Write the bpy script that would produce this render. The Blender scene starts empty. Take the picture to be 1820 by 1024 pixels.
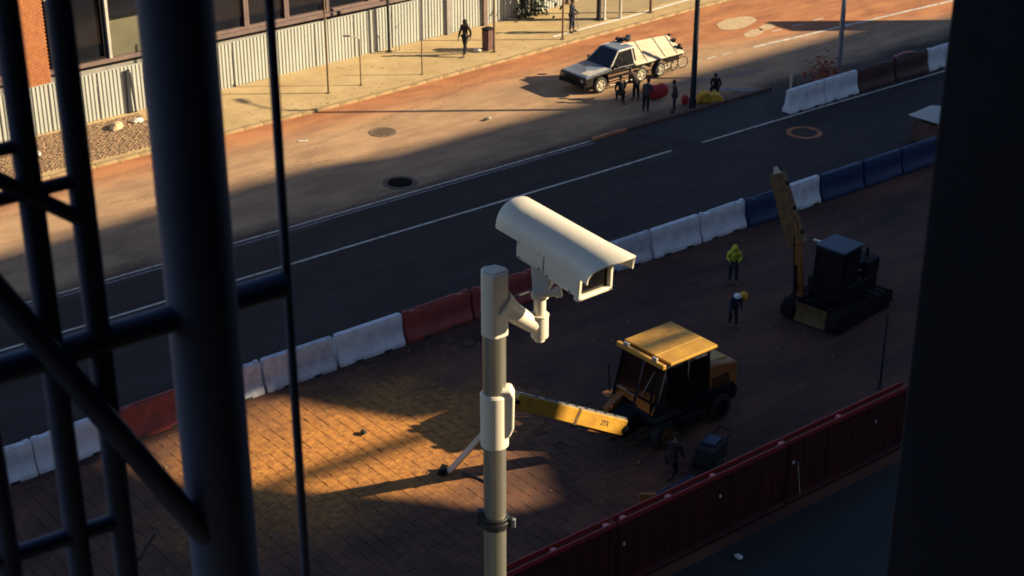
import bpy, bmesh, math, random
from mathutils import Vector, Matrix
from mathutils.geometry import tessellate_polygon
R = math.radians
random.seed(7)
S = bpy.context.scene
C = bpy.context.collection

# ---------------------------------------------------------------- camera, light, exposure
cd = bpy.data.cameras.new('camera'); cam = bpy.data.objects.new('camera', cd); C.objects.link(cam)
cam.location = (0, 0, 25); cam.rotation_euler = (R(90 - 25.55), 0, R(51.3 - 90))
cd.sensor_width = 36; cd.lens = 58.47; cd.clip_start = 0.05; cd.clip_end = 2000
cd.dof.use_dof = True; cd.dof.focus_distance = 9.0; cd.dof.aperture_fstop = 8.5
S.camera = cam
SUN_EL = 24.0
sun_dir = Vector((0.8, -0.6, math.tan(R(SUN_EL)))).normalized()      # towards the sun
w = bpy.data.worlds.new('World'); S.world = w; w.use_nodes = True
wn = w.node_tree; sky = wn.nodes.new('ShaderNodeTexSky'); sky.sky_type = 'NISHITA'; sky.sun_disc = False
sky.sun_elevation = R(SUN_EL); sky.sun_rotation = math.atan2(0.8, -0.6); sky.altitude = 1500
sky.air_density = 1.0; sky.dust_density = 1.2; sky.ozone_density = 3.0
bg = wn.nodes['Background']; bg.inputs[1].default_value = 0.055
wn.links.new(sky.outputs[0], bg.inputs[0])
sd = bpy.data.lights.new('sun', 'SUN'); sd.energy = 5.0; sd.angle = R(0.55); sd.color = (1.0, 0.81, 0.50)
so = bpy.data.objects.new('sun', sd); C.objects.link(so)
so.rotation_euler = sun_dir.to_track_quat('Z', 'Y').to_euler(); so.location = (60, -40, 60)
vs = S.view_settings; vs.view_transform = 'Standard'; vs.look = 'None'; vs.gamma = 1; vs.exposure = 1.27
vs.use_curve_mapping = False
S.cycles.max_bounces = 6; S.cycles.diffuse_bounces = 3

# ---------------------------------------------------------------- materials
def nd(nt, t, **k):
    n = nt.nodes.new(t)
    for a, b in k.items(): setattr(n, a, b)
    return n
def mat(name, c1, c2=None, scale=4.0, rough=0.7, metal=0.0, bump=0.0, bscale=None, world=False, c3=None, contrast=0.35, trans=0.0, detail=6, spec=0.5, stretch=None):
    m = bpy.data.materials.new(name); m.use_nodes = True; nt = m.node_tree
    b = nt.nodes['Principled BSDF']; L = nt.links.new
    b.inputs['Roughness'].default_value = rough; b.inputs['Metallic'].default_value = metal
    b.inputs['Specular IOR Level'].default_value = spec
    if c2 is None: c2 = tuple(x * .75 for x in c1)
    if world: vec = nd(nt, 'ShaderNodeNewGeometry').outputs['Position']
    else: vec = nd(nt, 'ShaderNodeTexCoord').outputs['Object']
    if stretch:
        mp = nd(nt, 'ShaderNodeMapping'); mp.inputs['Scale'].default_value = stretch; L(vec, mp.inputs[0]); vec = mp.outputs[0]
    n = nd(nt, 'ShaderNodeTexNoise'); n.inputs['Scale'].default_value = scale; n.inputs['Detail'].default_value = detail
    n.inputs['Roughness'].default_value = .65
    L(vec, n.inputs['Vector'])
    r = nd(nt, 'ShaderNodeValToRGB'); e = r.color_ramp.elements
    e[0].position = .5 - contrast / 2; e[1].position = .5 + contrast / 2
    e[0].color = (*c2, 1); e[1].color = (*c1, 1)
    if c3:
        x = e.new(.5 + contrast / 2 + .08); x.color = (*c3, 1)
    L(n.outputs[0], r.inputs[0]); L(r.outputs[0], b.inputs['Base Color'])
    rr = nd(nt, 'ShaderNodeMapRange'); rr.inputs[3].default_value = min(1, rough + .12); rr.inputs[4].default_value = max(.05, rough - .12)
    L(n.outputs[0], rr.inputs[0]); L(rr.outputs[0], b.inputs['Roughness'])
    if bump:
        n2 = nd(nt, 'ShaderNodeTexNoise'); n2.inputs['Scale'].default_value = bscale or scale * 6; n2.inputs['Detail'].default_value = 8
        L(vec, n2.inputs['Vector'])
        bp = nd(nt, 'ShaderNodeBump'); bp.inputs['Strength'].default_value = bump; bp.inputs['Distance'].default_value = .02
        L(n2.outputs[0], bp.inputs['Height']); L(bp.outputs[0], b.inputs['Normal'])
    if trans: b.inputs['Transmission Weight'].default_value = trans
    return m

def road_mat():
    m = bpy.data.materials.new('dusty_asphalt'); m.use_nodes = True; nt = m.node_tree; L = nt.links.new
    b = nt.nodes['Principled BSDF']; b.inputs['Roughness'].default_value = .85; b.inputs['Specular IOR Level'].default_value = .25
    pos = nd(nt, 'ShaderNodeNewGeometry').outputs['Position']
    sp = nd(nt, 'ShaderNodeSeparateXYZ'); L(pos, sp.inputs[0])
    mp = nd(nt, 'ShaderNodeMapping'); mp.inputs['Scale'].default_value = (.35, 1, 1); L(pos, mp.inputs[0])
    n = nd(nt, 'ShaderNodeTexNoise'); n.inputs['Scale'].default_value = .9; n.inputs['Detail'].default_value = 8; n.inputs['Roughness'].default_value = .65; L(mp.outputs[0], n.inputs[0])
    nf = nd(nt, 'ShaderNodeTexNoise'); nf.inputs['Scale'].default_value = 9; nf.inputs['Detail'].default_value = 8; L(pos, nf.inputs[0])
    def math_(op, a, bb=None, clamp=False):
        x = nd(nt, 'ShaderNodeMath', operation=op, use_clamp=clamp)
        for i, v in enumerate((a, bb)):
            if v is None: continue
            if isinstance(v, (int, float)): x.inputs[i].default_value = v
            else: L(v, x.inputs[i])
        return x.outputs[0]
    def mix(f, a, bb):
        x = nd(nt, 'ShaderNodeMix', data_type='RGBA')
        if isinstance(f, (int, float)): x.inputs[0].default_value = f
        else: L(f, x.inputs[0])
        for i, v in ((6, a), (7, bb)):
            if isinstance(v, tuple): x.inputs[i].default_value = (*v, 1)
            else: L(v, x.inputs[i])
        return x.outputs[2]
    def sm(v, a, bb):
        x = nd(nt, 'ShaderNodeMapRange', interpolation_type='SMOOTHSTEP'); L(v, x.inputs[0]); x.inputs[1].default_value = a; x.inputs[2].default_value = bb
        return x.outputs[0]
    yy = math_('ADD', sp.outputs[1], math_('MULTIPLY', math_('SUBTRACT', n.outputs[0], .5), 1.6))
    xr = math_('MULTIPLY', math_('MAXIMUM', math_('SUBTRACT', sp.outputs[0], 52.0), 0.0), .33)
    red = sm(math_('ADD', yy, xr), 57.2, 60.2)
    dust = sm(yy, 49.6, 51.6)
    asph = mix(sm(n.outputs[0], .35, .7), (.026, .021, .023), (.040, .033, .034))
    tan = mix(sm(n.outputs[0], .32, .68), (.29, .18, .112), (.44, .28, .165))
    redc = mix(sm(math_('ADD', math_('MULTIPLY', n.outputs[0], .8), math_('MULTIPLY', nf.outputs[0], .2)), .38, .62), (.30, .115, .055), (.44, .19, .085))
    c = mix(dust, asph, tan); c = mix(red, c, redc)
    c = mix(math_('MULTIPLY', sm(nf.outputs[0], .55, .75), .25), c, (.10, .08, .06))
    vo = nd(nt, 'ShaderNodeTexVoronoi', feature='DISTANCE_TO_EDGE'); vo.inputs['Scale'].default_value = .22
    wr = nd(nt, 'ShaderNodeVectorMath', operation='ADD'); L(mp.outputs[0], wr.inputs[0]); L(nf.outputs[1], wr.inputs[1]); L(wr.outputs[0], vo.inputs[0])
    cr = nd(nt, 'ShaderNodeMapRange'); L(vo.outputs[0], cr.inputs[0]); cr.inputs[1].default_value = 0; cr.inputs[2].default_value = .012; cr.inputs[3].default_value = .5; cr.inputs[4].default_value = 0
    c = mix(cr.outputs[0], c, (.03, .025, .02))
    L(c, b.inputs['Base Color'])
    bp = nd(nt, 'ShaderNodeBump'); bp.inputs['Strength'].default_value = .35; bp.inputs['Distance'].default_value = .02; 
    n3 = nd(nt, 'ShaderNodeTexNoise'); n3.inputs['Scale'].default_value = 30; n3.inputs['Detail'].default_value = 6; L(pos, n3.inputs[0])
    L(n3.outputs[0], bp.inputs['Height']); L(bp.outputs[0], b.inputs['Normal'])
    return m

M = {}
M['road'] = road_mat()
def sun_patch_tint(m, s1, s2):
    # orange tint painted around the sun patch to brighten it, on earth and pavers
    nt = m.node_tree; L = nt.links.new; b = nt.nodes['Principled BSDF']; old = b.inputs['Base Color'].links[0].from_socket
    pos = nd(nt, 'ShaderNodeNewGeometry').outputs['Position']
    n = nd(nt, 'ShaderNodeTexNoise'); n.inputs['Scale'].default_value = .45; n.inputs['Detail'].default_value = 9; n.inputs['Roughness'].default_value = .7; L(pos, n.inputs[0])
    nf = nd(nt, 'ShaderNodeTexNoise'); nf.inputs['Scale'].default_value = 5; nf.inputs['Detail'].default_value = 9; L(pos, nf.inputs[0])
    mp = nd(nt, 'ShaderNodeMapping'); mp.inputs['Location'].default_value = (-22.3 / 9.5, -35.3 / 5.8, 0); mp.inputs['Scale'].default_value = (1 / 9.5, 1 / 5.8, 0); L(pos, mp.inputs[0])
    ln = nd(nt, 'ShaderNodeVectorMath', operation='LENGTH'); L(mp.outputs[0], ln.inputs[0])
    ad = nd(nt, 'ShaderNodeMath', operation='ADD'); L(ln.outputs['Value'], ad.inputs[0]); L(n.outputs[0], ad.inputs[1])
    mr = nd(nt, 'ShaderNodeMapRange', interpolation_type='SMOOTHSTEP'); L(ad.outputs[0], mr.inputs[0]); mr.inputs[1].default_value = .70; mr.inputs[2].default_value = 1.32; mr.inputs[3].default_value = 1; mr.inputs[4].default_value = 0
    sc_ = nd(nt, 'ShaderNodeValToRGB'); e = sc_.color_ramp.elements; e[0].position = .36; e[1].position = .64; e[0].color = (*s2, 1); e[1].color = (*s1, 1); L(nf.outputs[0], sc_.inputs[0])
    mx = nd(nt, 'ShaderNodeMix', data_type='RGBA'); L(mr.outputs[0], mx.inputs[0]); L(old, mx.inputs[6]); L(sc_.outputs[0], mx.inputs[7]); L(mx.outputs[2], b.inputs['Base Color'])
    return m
M['earth'] = sun_patch_tint(mat('packed_earth', (.13, .058, .040), (.050, .028, .026), .5, .9, bump=.6, bscale=5, world=True, contrast=.3, spec=.2, stretch=(.4, 1, 1)), (.38, .16, .045), (.22, .09, .035))
M['slab'] = sun_patch_tint(mat('dusty_paver', (.15, .07, .045), (.07, .037, .03), .8, .9, bump=.6, bscale=14, world=True, contrast=.35, spec=.2, detail=9), (.52, .225, .055), (.31, .13, .042))
M['far_earth'] = mat('outer_ground', (.12, .10, .08), (.07, .06, .05), .2, .95, world=True)
M['near_pave'] = mat('near_asphalt', (.014, .015, .018), (.008, .009, .011), .7, .8, bump=.3, world=True)
M['pave'] = mat('sandy_pavement', (.50, .375, .205), (.36, .25, .125), .55, .9, bump=.5, bscale=9, world=True, contrast=.4, spec=.2, detail=9)
M['plot'] = mat('plain_paving', (.36, .28, .17), (.28, .21, .13), .6, .9, bump=.3, world=True, spec=.2)
M['kerb'] = mat('kerb_stone', (.44, .33, .18), (.20, .13, .075), 1.7, .9, bump=.5, contrast=.4, spec=.2)
M['cobble'] = mat('cobble_stone', (.34, .22, .13), (.16, .095, .06), 6, .85, bump=.4, world=True)
M['paint'] = mat('road_paint', (.62, .58, .52), (.30, .26, .22), 3, .7, world=True, contrast=.3, detail=10)
M['chalk'] = mat('chalk_line', (.34, .34, .40), (.14, .13, .15), 5, .9, world=True)
M['orange_paint'] = mat('orange_kerb', (.62, .24, .10), (.30, .09, .05), 3, .8, world=True)
M['brown_kerb'] = mat('brown_kerb', (.16, .07, .05), (.07, .04, .04), 3, .85, world=True)
M['sheet'] = mat('painted_sheet', (.44, .46, .44), (.34, .35, .33), 1.2, .55, bump=.05, contrast=.5, stretch=(1, 1, .3))
M['concrete'] = mat('concrete', (.30, .28, .27), (.20, .19, .18), 1.3, .85, bump=.3, world=True)
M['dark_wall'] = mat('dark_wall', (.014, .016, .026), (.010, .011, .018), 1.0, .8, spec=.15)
M['frame'] = mat('window_frame', (.20, .13, .12), (.13, .09, .085), 2, .6)
M['white_frame'] = mat('pale_frame', (.5, .48, .45), None, 2, .5)
M['glass'] = mat('dark_pane', (.012, .013, .02), (.006, .007, .010), 1, .08)
M['olive'] = mat('olive_panel', (.13, .12, .075), (.10, .09, .055), 1, .7)
M['brick'] = mat('orange_brick', (.46, .18, .065), (.30, .10, .045), 3, .85, bump=.4, world=True, contrast=.5)
M['mortar'] = mat('mortar', (.30, .14, .07), None, 5, .9)
M['bar_white'] = mat('white_barrier_paint', (.78, .80, .84), (.46, .48, .53), 2.2, .6, bump=.15, contrast=.45, detail=10)
M['bar_grey'] = mat('scuffed_barrier_paint', (.64, .66, .72), (.32, .33, .37), 3, .65, bump=.2, contrast=.4, detail=10)
M['bar_red'] = mat('faded_red_plastic', (.34, .055, .045), (.17, .035, .035), 2.5, .6, bump=.1)
M['bar_brown'] = mat('brown_plastic', (.07, .022, .02), (.035, .014, .015), 2.5, .6, bump=.1)
M['bar_blue'] = mat('blue_plastic', (.010, .04, .13), (.005, .018, .07), 2.5, .55, bump=.1)
M['soot'] = mat('grime', (.05, .045, .05), (.02, .02, .025), 8, .9)
M['fence_red'] = mat('dark_red_plastic', (.085, .009, .010), (.030, .006, .008), 1.5, .6, bump=.25, contrast=.5, detail=10)
M['fence_rim'] = mat('red_rim', (.42, .035, .035), (.20, .02, .022), 2, .5)
M['peg'] = mat('pink_peg', (.75, .20, .18), (.5, .12, .12), 6, .5)
M['cream'] = mat('cream_plastic', (.66, .61, .52), (.62, .575, .49), 5, .42, bump=.03, contrast=.6)
M['cream2'] = mat('cream_metal', (.62, .57, .48), (.57, .53, .44), 6, .5, bump=.03)
M['pole'] = mat('grey_pole', (.40, .385, .33), (.33, .315, .27), 8, .42, metal=.85)
M['black'] = mat('black_rubber', (.012, .012, .016), None, 5, .5)
M['lens'] = mat('lens_glass', (.003, .003, .006), None, 5, .15, spec=.25)
M['tube'] = mat('navy_tube_paint', (.10, .13, .21), (.07, .09, .16), 6, .6, spec=.3)
M['ypaint'] = mat('machine_yellow', (.56, .30, .035), (.34, .17, .025), 2.5, .5, bump=.05, contrast=.4, detail=9)
M['ypaint2'] = mat('worn_orange', (.42, .15, .03), (.22, .08, .025), 3, .6, bump=.1, contrast=.5, detail=9)
M['brown_steel'] = mat('muddy_steel', (.20, .10, .03), (.06, .035, .016), 5, .8, bump=.4, contrast=.4)
M['dsteel'] = mat('dark_steel', (.010, .010, .015), (.006, .006, .009), 5, .7, spec=.15)
M['steel'] = mat('worn_steel', (.35, .33, .30), (.18, .17, .17), 6, .5, metal=.4)
M['track'] = mat('track_rubber', (.015, .012, .012), (.008, .007, .007), 8, .85, spec=.15, bump=.4)
M['cabblue'] = mat('blue_cab_roof', (.018, .045, .10), (.012, .03, .07), 2, .5)
M['cabglass'] = mat('cab_glass', (.010, .012, .016), (.006, .006, .009), 2, .14, spec=.35)
def thin_glass():
    m = bpy.data.materials.new('clear_cab_glass'); m.use_nodes = True; nt = m.node_tree; L = nt.links.new
    out = nt.nodes['Material Output']; nt.nodes.remove(nt.nodes['Principled BSDF'])
    a = nd(nt, 'ShaderNodeBsdfTransparent'); a.inputs[0].default_value = (.55, .58, .58, 1); g = nd(nt, 'ShaderNodeBsdfGlossy'); g.inputs['Roughness'].default_value = .06; g.inputs[0].default_value = (.9, .9, .9, 1)
    f = nd(nt, 'ShaderNodeFresnel'); f.inputs[0].default_value = 1.6; x = nd(nt, 'ShaderNodeMixShader'); L(f.outputs[0], x.inputs[0]); L(a.outputs[0], x.inputs[1]); L(g.outputs[0], x.inputs[2]); L(x.outputs[0], out.inputs[0]); return m
M['clearglass'] = thin_glass()
M['tyre'] = mat('tyre', (.02, .018, .018), (.012, .011, .011), 6, .8, bump=.2)
M['rim'] = mat('pale_rim', (.62, .58, .48), (.45, .40, .30), 6, .45, metal=.2)
M['truckblk'] = mat('truck_lower_paint', (.022, .016, .016), (.014, .011, .012), 3, .35)
M['truckblue'] = mat('truck_blue_paint', (.18, .22, .30), (.12, .15, .22), 3, .35)
M['truckwhite'] = mat('bonnet_sun_white', (.55, .52, .46), (.44, .40, .34), 3, .45)
M['canvas'] = mat('dusty_canvas', (.60, .54, .42), (.40, .34, .24), 1.6, .8, bump=.2, stretch=(.4, 2.5, 2.5), contrast=.4)
M['strip'] = mat('brown_trim', (.32, .17, .09), None, 5, .5)
M['redcloth'] = mat('red_cloth', (.55, .02, .025), (.35, .012, .02), 3, .7, bump=.2)
M['yelcloth'] = mat('yellow_cloth', (.75, .42, .03), (.45, .22, .02), 3, .8, bump=.4)
M['skin'] = mat('skin', (.16, .08, .05), None, 5, .6)
M['cloth_black'] = mat('black_cloth', (.012, .012, .016), None, 9, .9)
M['cloth_navy'] = mat('navy_cloth', (.015, .02, .05), None, 9, .9)
M['cloth_brown'] = mat('brown_cloth', (.06, .035, .03), None, 9, .9)
M['cloth_grey'] = mat('grey_cloth', (.05, .05, .06), None, 9, .9)
M['cloth_white'] = mat('white_cloth', (.55, .52, .48), None, 9, .9)
M['hivis'] = mat('hivis_yellow', (.55, .58, .03), (.40, .42, .03), 7, .7)
M['amber'] = mat('amber_cloth', (.75, .38, .02), None, 7, .7)
M['helmet'] = mat('white_helmet', (.8, .8, .78), None, 5, .3)
M['hair'] = mat('hair', (.015, .010, .008), None, 20, .8)
M['rust'] = mat('rusty_iron', (.55, .17, .045), (.14, .05, .03), 3, .7, bump=.3, world=True)
M['iron'] = mat('cast_iron', (.004, .004, .005), (.003, .003, .004), 12, .8, spec=.1, bump=.4)
M['litter'] = mat('white_plastic_bag', (.75, .72, .66), None, 9, .6, bump=.3)
M['brownpost'] = mat('brown_post_paint', (.20, .13, .08), (.12, .08, .05), 5, .6)
M['greypost'] = mat('galvanised_post', (.26, .28, .32), (.20, .21, .25), 5, .5, metal=.3)
M['palepost'] = mat('pale_post_paint', (.5, .46, .38), None, 5, .6)
M['leaf'] = mat('rust_leaf', (.42, .13, .06), (.22, .06, .035), 5, .8)
M['pink'] = mat('pink_scrap', (.45, .2, .2), None, 5, .8)
M['darkpost'] = mat('dark_post_paint', (.012, .016, .03), None, 5, .6)

M['render_wall'] = mat('pale_render', (.55, .53, .50), (.42, .40, .38), .5, .9, world=True)
# ---------------------------------------------------------------- mesh helpers
class MB:
    def __init__(s): s.v = []; s.f = []; s.sm = []
    def add(s, vs, fs, smooth=False, mx=None):
        o = len(s.v)
        for p in vs:
            p = Vector(p); s.v.append(mx @ p if mx else p)
        for f in fs: s.f.append([i + o for i in f]); s.sm.append(smooth)
        return s
    def box(s, c, d, rot=(0, 0, 0), taper=1.0):
        x, y, z = d[0] / 2, d[1] / 2, d[2] / 2; t = taper
        vs = [(-x, -y, -z), (x, -y, -z), (x, y, -z), (-x, y, -z), (-x * t, -y * t, z), (x * t, -y * t, z), (x * t, y * t, z), (-x * t, y * t, z)]
        fs = [(0, 3, 2, 1), (4, 5, 6, 7), (0, 1, 5, 4), (1, 2, 6, 5), (2, 3, 7, 6), (3, 0, 4, 7)]
        from mathutils import Euler
        mx = Matrix.Translation(c) @ Euler(rot).to_matrix().to_4x4()
        return s.add(vs, fs, False, mx)
    def cyl(s, p0, p1, r0, r1=None, n=16, cap=True):
        p0 = Vector(p0); p1 = Vector(p1); r1 = r0 if r1 is None else r1
        q = (p1 - p0).to_track_quat('Z', 'Y'); vs = []
        for p, r in ((p0, r0), (p1, r1)):
            for i in range(n):
                a = 2 * math.pi * i / n; vs.append(p + q @ Vector((r * math.cos(a), r * math.sin(a), 0)))
        fs = [(i, (i + 1) % n, n + (i + 1) % n, n + i) for i in range(n)]
        s.add(vs, fs, True)
        if cap: s.add(vs, [tuple(range(n))[::-1], tuple(range(n, 2 * n))])
        return s
    def tube(s, pts, r, n=8):
        rs = r if isinstance(r, (list, tuple)) else [r] * len(pts)
        rings = []
        pts = [Vector(p) for p in pts]
        for i, p in enumerate(pts):
            d = (pts[min(i + 1, len(pts) - 1)] - pts[max(i - 1, 0)]).normalized(); q = d.to_track_quat('Z', 'Y')
            rings.append([p + q @ Vector((rs[i] * math.cos(2 * math.pi * k / n), rs[i] * math.sin(2 * math.pi * k / n), 0)) for k in range(n)])
        return s.loft(rings)
    def loft(s, rings, cap=True, smooth=True, closed=True):
        n = len(rings[0]); vs = [p for r in rings for p in r]; fs = []
        for j in range(len(rings) - 1):
            for i in range(n if closed else n - 1):
                k = (i + 1) % n; fs.append((j * n + i, j * n + k, (j + 1) * n + k, (j + 1) * n + i))
        s.add(vs, fs, smooth)
        if cap: s.add(rings[0], [tuple(range(n))[::-1]]); s.add(rings[-1], [tuple(range(n))])
        return s
    def prism(s, poly, y0, y1, plane='xz'):
        n = len(poly)
        if plane == 'xz': A = [(p[0], y0, p[1]) for p in poly]; B = [(p[0], y1, p[1]) for p in poly]
        elif plane == 'yz': A = [(y0, p[0], p[1]) for p in poly]; B = [(y1, p[0], p[1]) for p in poly]
        else: A = [(p[0], p[1], y0) for p in poly]; B = [(p[0], p[1], y1) for p in poly]
        fs = [tuple(range(n)), tuple(range(n, 2 * n))[::-1]] + [(i, n + i, n + (i + 1) % n, (i + 1) % n) for i in range(n)]
        return s.add(A + B, fs)
    def ell(s, c, r, n=12, m=8, mx=None):
        vs = []; fs = []
        for j in range(m + 1):
            t = math.pi * j / m
            for i in range(n):
                a = 2 * math.pi * i / n; vs.append((c[0] + r[0] * math.sin(t) * math.cos(a), c[1] + r[1] * math.sin(t) * math.sin(a), c[2] + r[2] * math.cos(t)))
        for j in range(m):
            for i in range(n):
                k = (i + 1) % n; fs.append((j * n + i, (j + 1) * n + i, (j + 1) * n + k, j * n + k))
        return s.add(vs, fs, True, mx)
    def mesh(s, name, m):
        me = bpy.data.meshes.new(name); me.from_pydata([tuple(v) for v in s.v], [], s.f)
        bm = bmesh.new(); bm.from_mesh(me); bmesh.ops.remove_doubles(bm, verts=bm.verts, dist=1e-5)
        bmesh.ops.recalc_face_normals(bm, faces=bm.faces); bm.to_mesh(me); bm.free()
        me.polygons.foreach_set('use_smooth', [True] * len(me.polygons)); me.set_sharp_from_angle(angle=R(38))
        me.materials.append(m); return me
    def build(s, name, m, parent=None, bevel=0, seg=2, loc=None, rot=None):
        o = bpy.data.objects.new(name, s.mesh(name, m)); C.objects.link(o)
        if parent: o.parent = parent
        if loc: o.location = loc
        if rot: o.rotation_euler = rot
        if bevel:
            b = o.modifiers.new('bevel', 'BEVEL'); b.width = bevel; b.segments = seg; b.limit_method = 'ANGLE'; b.angle_limit = R(35)
            b.harden_normals = True
        return o
def tag(o, label=None, cat=None, group=None, kind=None):
    if label: o['label'] = label
    if cat: o['category'] = cat
    if group: o['group'] = group
    if kind: o['kind'] = kind
    return o
def thing(name, label, cat, loc=(0, 0, 0), rz=0, group=None):
    o = bpy.data.objects.new(name, None); C.objects.link(o); o.location = loc; o.rotation_euler = (0, 0, rz); o.empty_display_size = .3
    return tag(o, label, cat, group)
def link_copy(o, parent, loc=None, rot=None, scale=None):
    c = o.copy(); C.objects.link(c); c.parent = parent
    if loc is not None: c.location = loc
    if rot is not None: c.rotation_euler = rot
    if scale is not None: c.scale = scale
    return c
def copy_thing(root, loc, rz, label, group=None):
    r = root.copy(); C.objects.link(r); r.location = loc; r.rotation_euler = (0, 0, rz); r['label'] = label
    if group: r['group'] = group
    for ch in list(root.children):
        c = link_copy(ch, r)
        for g in list(ch.children): link_copy(g, c)
    return r
def sheet(name, poly, z, m, parent=None, th=.0, label=None):
    b = MB(); n = len(poly)
    if th: b.prism(poly, z - th, z, 'xy')
    else: b.add([(p[0], p[1], z) for p in poly], [tuple(range(n))])
    return b.build(name, m, parent)
def strip(b, pts, wd, z):                     # painted line along pts
    pts = [Vector((p[0], p[1], 0)) for p in pts]
    L_, R_ = [], []
    for i, p in enumerate(pts):
        d = (pts[min(i + 1, len(pts) - 1)] - pts[max(i - 1, 0)]).normalized(); n = Vector((-d.y, d.x, 0)) * wd / 2
        L_.append(p + n + Vector((0, 0, z))); R_.append(p - n + Vector((0, 0, z)))
    k = len(pts)
    b.add(L_ + R_, [(i, k + i, k + i + 1, i + 1) for i in range(k - 1)])

# ---------------------------------------------------------------- ground, road, pavements
sheet('ground', [(-400, -400), (900, -400), (900, 900), (-400, 900)], -.06, M['far_earth'])['kind'] = 'structure'
# site ground with ruts
b = MB(); nx, ny = 260, 70; x0, x1, y0, y1 = -5, 95, 24.9, 39.9
from mathutils import noise
vs = []
for j in range(ny + 1):
    for i in range(nx + 1):
        x = x0 + (x1 - x0) * i / nx; y = y0 + (y1 - y0) * j / ny
        h = noise.noise((x * .5, y * .9, 0)) * .018 + noise.noise((x * 2.0, y * 2.6, 3)) * .010
        rut = sum(math.exp(-((y - yc - .25 * math.sin(x * .13 + yc)) / .16) ** 2) for yc in (37.2, 35.6, 31.0)) * .022
        vs.append((x, y, -.012 + h - rut))
b.add(vs, [(j * (nx + 1) + i, j * (nx + 1) + i + 1, (j + 1) * (nx + 1) + i + 1, (j + 1) * (nx + 1) + i) for j in range(ny) for i in range(nx)], True)
site = b.build('site_ground', M['earth']); site['kind'] = 'structure'
rd = sheet('road', [(-60, 39.85), (160, 39.85), (160, 62.5), (-60, 60.6)], .012, M['road']); rd['kind'] = 'structure'
npv = sheet('near_pavement', [(-60, -3), (160, -3), (160, 24.95), (-60, 24.95)], .0, M['near_pave']); npv['kind'] = 'structure'
kl = [(-40, 60.2), (15, 60.35), (40, 60.62), (51, 61.15), (63, 61.8), (100, 63.2), (160, 66)]
pv = MB(); pv.prism(kl + [(160, 110), (-40, 110)], -.05, .115, 'xy'); pv = pv.build('pavement', M['pave']); pv['kind'] = 'structure'
plot = sheet('paved_plot', [(54.0, 62.9), (58, 63.0), (70, 64.2), (110, 66), (110, 100), (57, 100), (57, 66.0)], .123, M['plot'], th=.003); plot['kind'] = 'structure'
b = MB(); strip(b, [(52.6, 62.35), (58, 62.6), (64, 63.1), (75, 63.9), (100, 65.4)], .22, .13); edge = b.build('plot_edge', M['litter']); edge['kind'] = 'structure'; edge.name = 'pavement_edging'

def along(poly, step, start=None, end=None):
    out = []; acc = 0
    for a, c in zip(poly, poly[1:]):
        a = Vector(a); c = Vector(c); L = (c - a).length; d = (c - a) / L; t = (-acc) % step if acc else 0
        while t < L:
            p = a + d * t
            if (start is None or p.x >= start) and (end is None or p.x <= end): out.append((p, math.atan2(d.y, d.x)))
            t += step
        acc = (acc + L)
    return out
kroot = bpy.data.objects.new('kerb', None); C.objects.link(kroot); kroot['kind'] = 'structure'
b = MB(); b.box((0, 0, .0), (.997, .2, .29)); ks = None
for p, a in along(kl, 1.0, 14, 82):
    if ks is None: ks = b.build('kerb_stone', M['kerb'], kroot, bevel=.02); o = ks
    else: o = link_copy(ks, kroot)
    o.location = (p.x, p.y, random.uniform(-.008, .008)); o.rotation_euler = (random.uniform(-.02, .02), 0, a + random.uniform(-.012, .012))
# road markings
def marking(pts, wd, name='lane_line', m='paint', z=.018):
    b = MB(); strip(b, pts, wd, z); return b.build(name, M[m], rd)
def jit(x0, x1, y0, y1, amp=.015, n=24): return [(x0 + (x1 - x0) * i / n, y0 + (y1 - y0) * i / n + random.uniform(-amp, amp)) for i in range(n + 1)]
marking(jit(-10, 46.3, 47.85, 47.05), .13)
marking(jit(48.0, 90, 46.95, 46.2), .13)
marking(jit(-10, 44.4, 50.5, 50.05), .12)
marking(jit(-10, 44.4, 50.2, 49.8), .07, m='chalk')
marking(jit(59.5, 100, 55.0, 52.6), .22)
for i in range(4): x = 54.3 + i * 1.05; marking([(x, 55.12), (x + .62, 55.1)], .13, 'lane_dash')
for i in range(3): x = 62.2 + i * 1.6; marking([(x, 56.3 + i * .02), (x + .7, 56.25)], .13, 'lane_dash')
def blob(cx, cy, rx, ry, m, name, rot=0, n=26, z=.02):
    b = MB(); pts = []
    for i in range(n):
        a = 2 * math.pi * i / n; k = 1 + .16 * noise.noise((math.cos(a) * 1.4 + cx, math.sin(a) * 1.4, cy)); x = rx * k * math.cos(a); y = ry * k * math.sin(a)
        pts.append((cx + x * math.cos(rot) - y * math.sin(rot), cy + x * math.sin(rot) + y * math.cos(rot), z))
    b.add(pts, [tuple(range(n))]); return b.build(name, M[m], rd)
M['pale_patch'] = mat('pale_dust_patch', (.50, .38, .24), (.38, .27, .16), 3, .9, world=True)
blob(61.9, 58.5, 1.5, .75, 'pale_patch', 'dust_patch', .25); blob(61.3, 56.7, .9, .36, 'pale_patch', 'dust_patch', .3); blob(62.6, 57.0, .7, .33, 'pale_patch', 'dust_patch', .3)
# chalk scrawl: illegible looping letters
for k in range(9):
    x = 52.6 + k * .55; y = 53.25 - k * .13
    pts = [(x + .17 * math.cos(t * .9 + k) + t * .02, y + .22 * math.sin(t * (1.0 + .15 * (k % 3)))) for t in range(0, 9)]
    marking(pts, .055, 'chalk_letter', 'chalk', .02)
for k in range(2): marking([(53.1 + k * .35, 51.9 - k * .1), (54.7 + k * .3, 50.3 - k * .1)], .14, 'chalk_line', 'chalk', .02)
marking([(53.6, 52.0), (55.6, 49.9)], .05, 'chalk_line', 'paint', .021)
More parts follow.
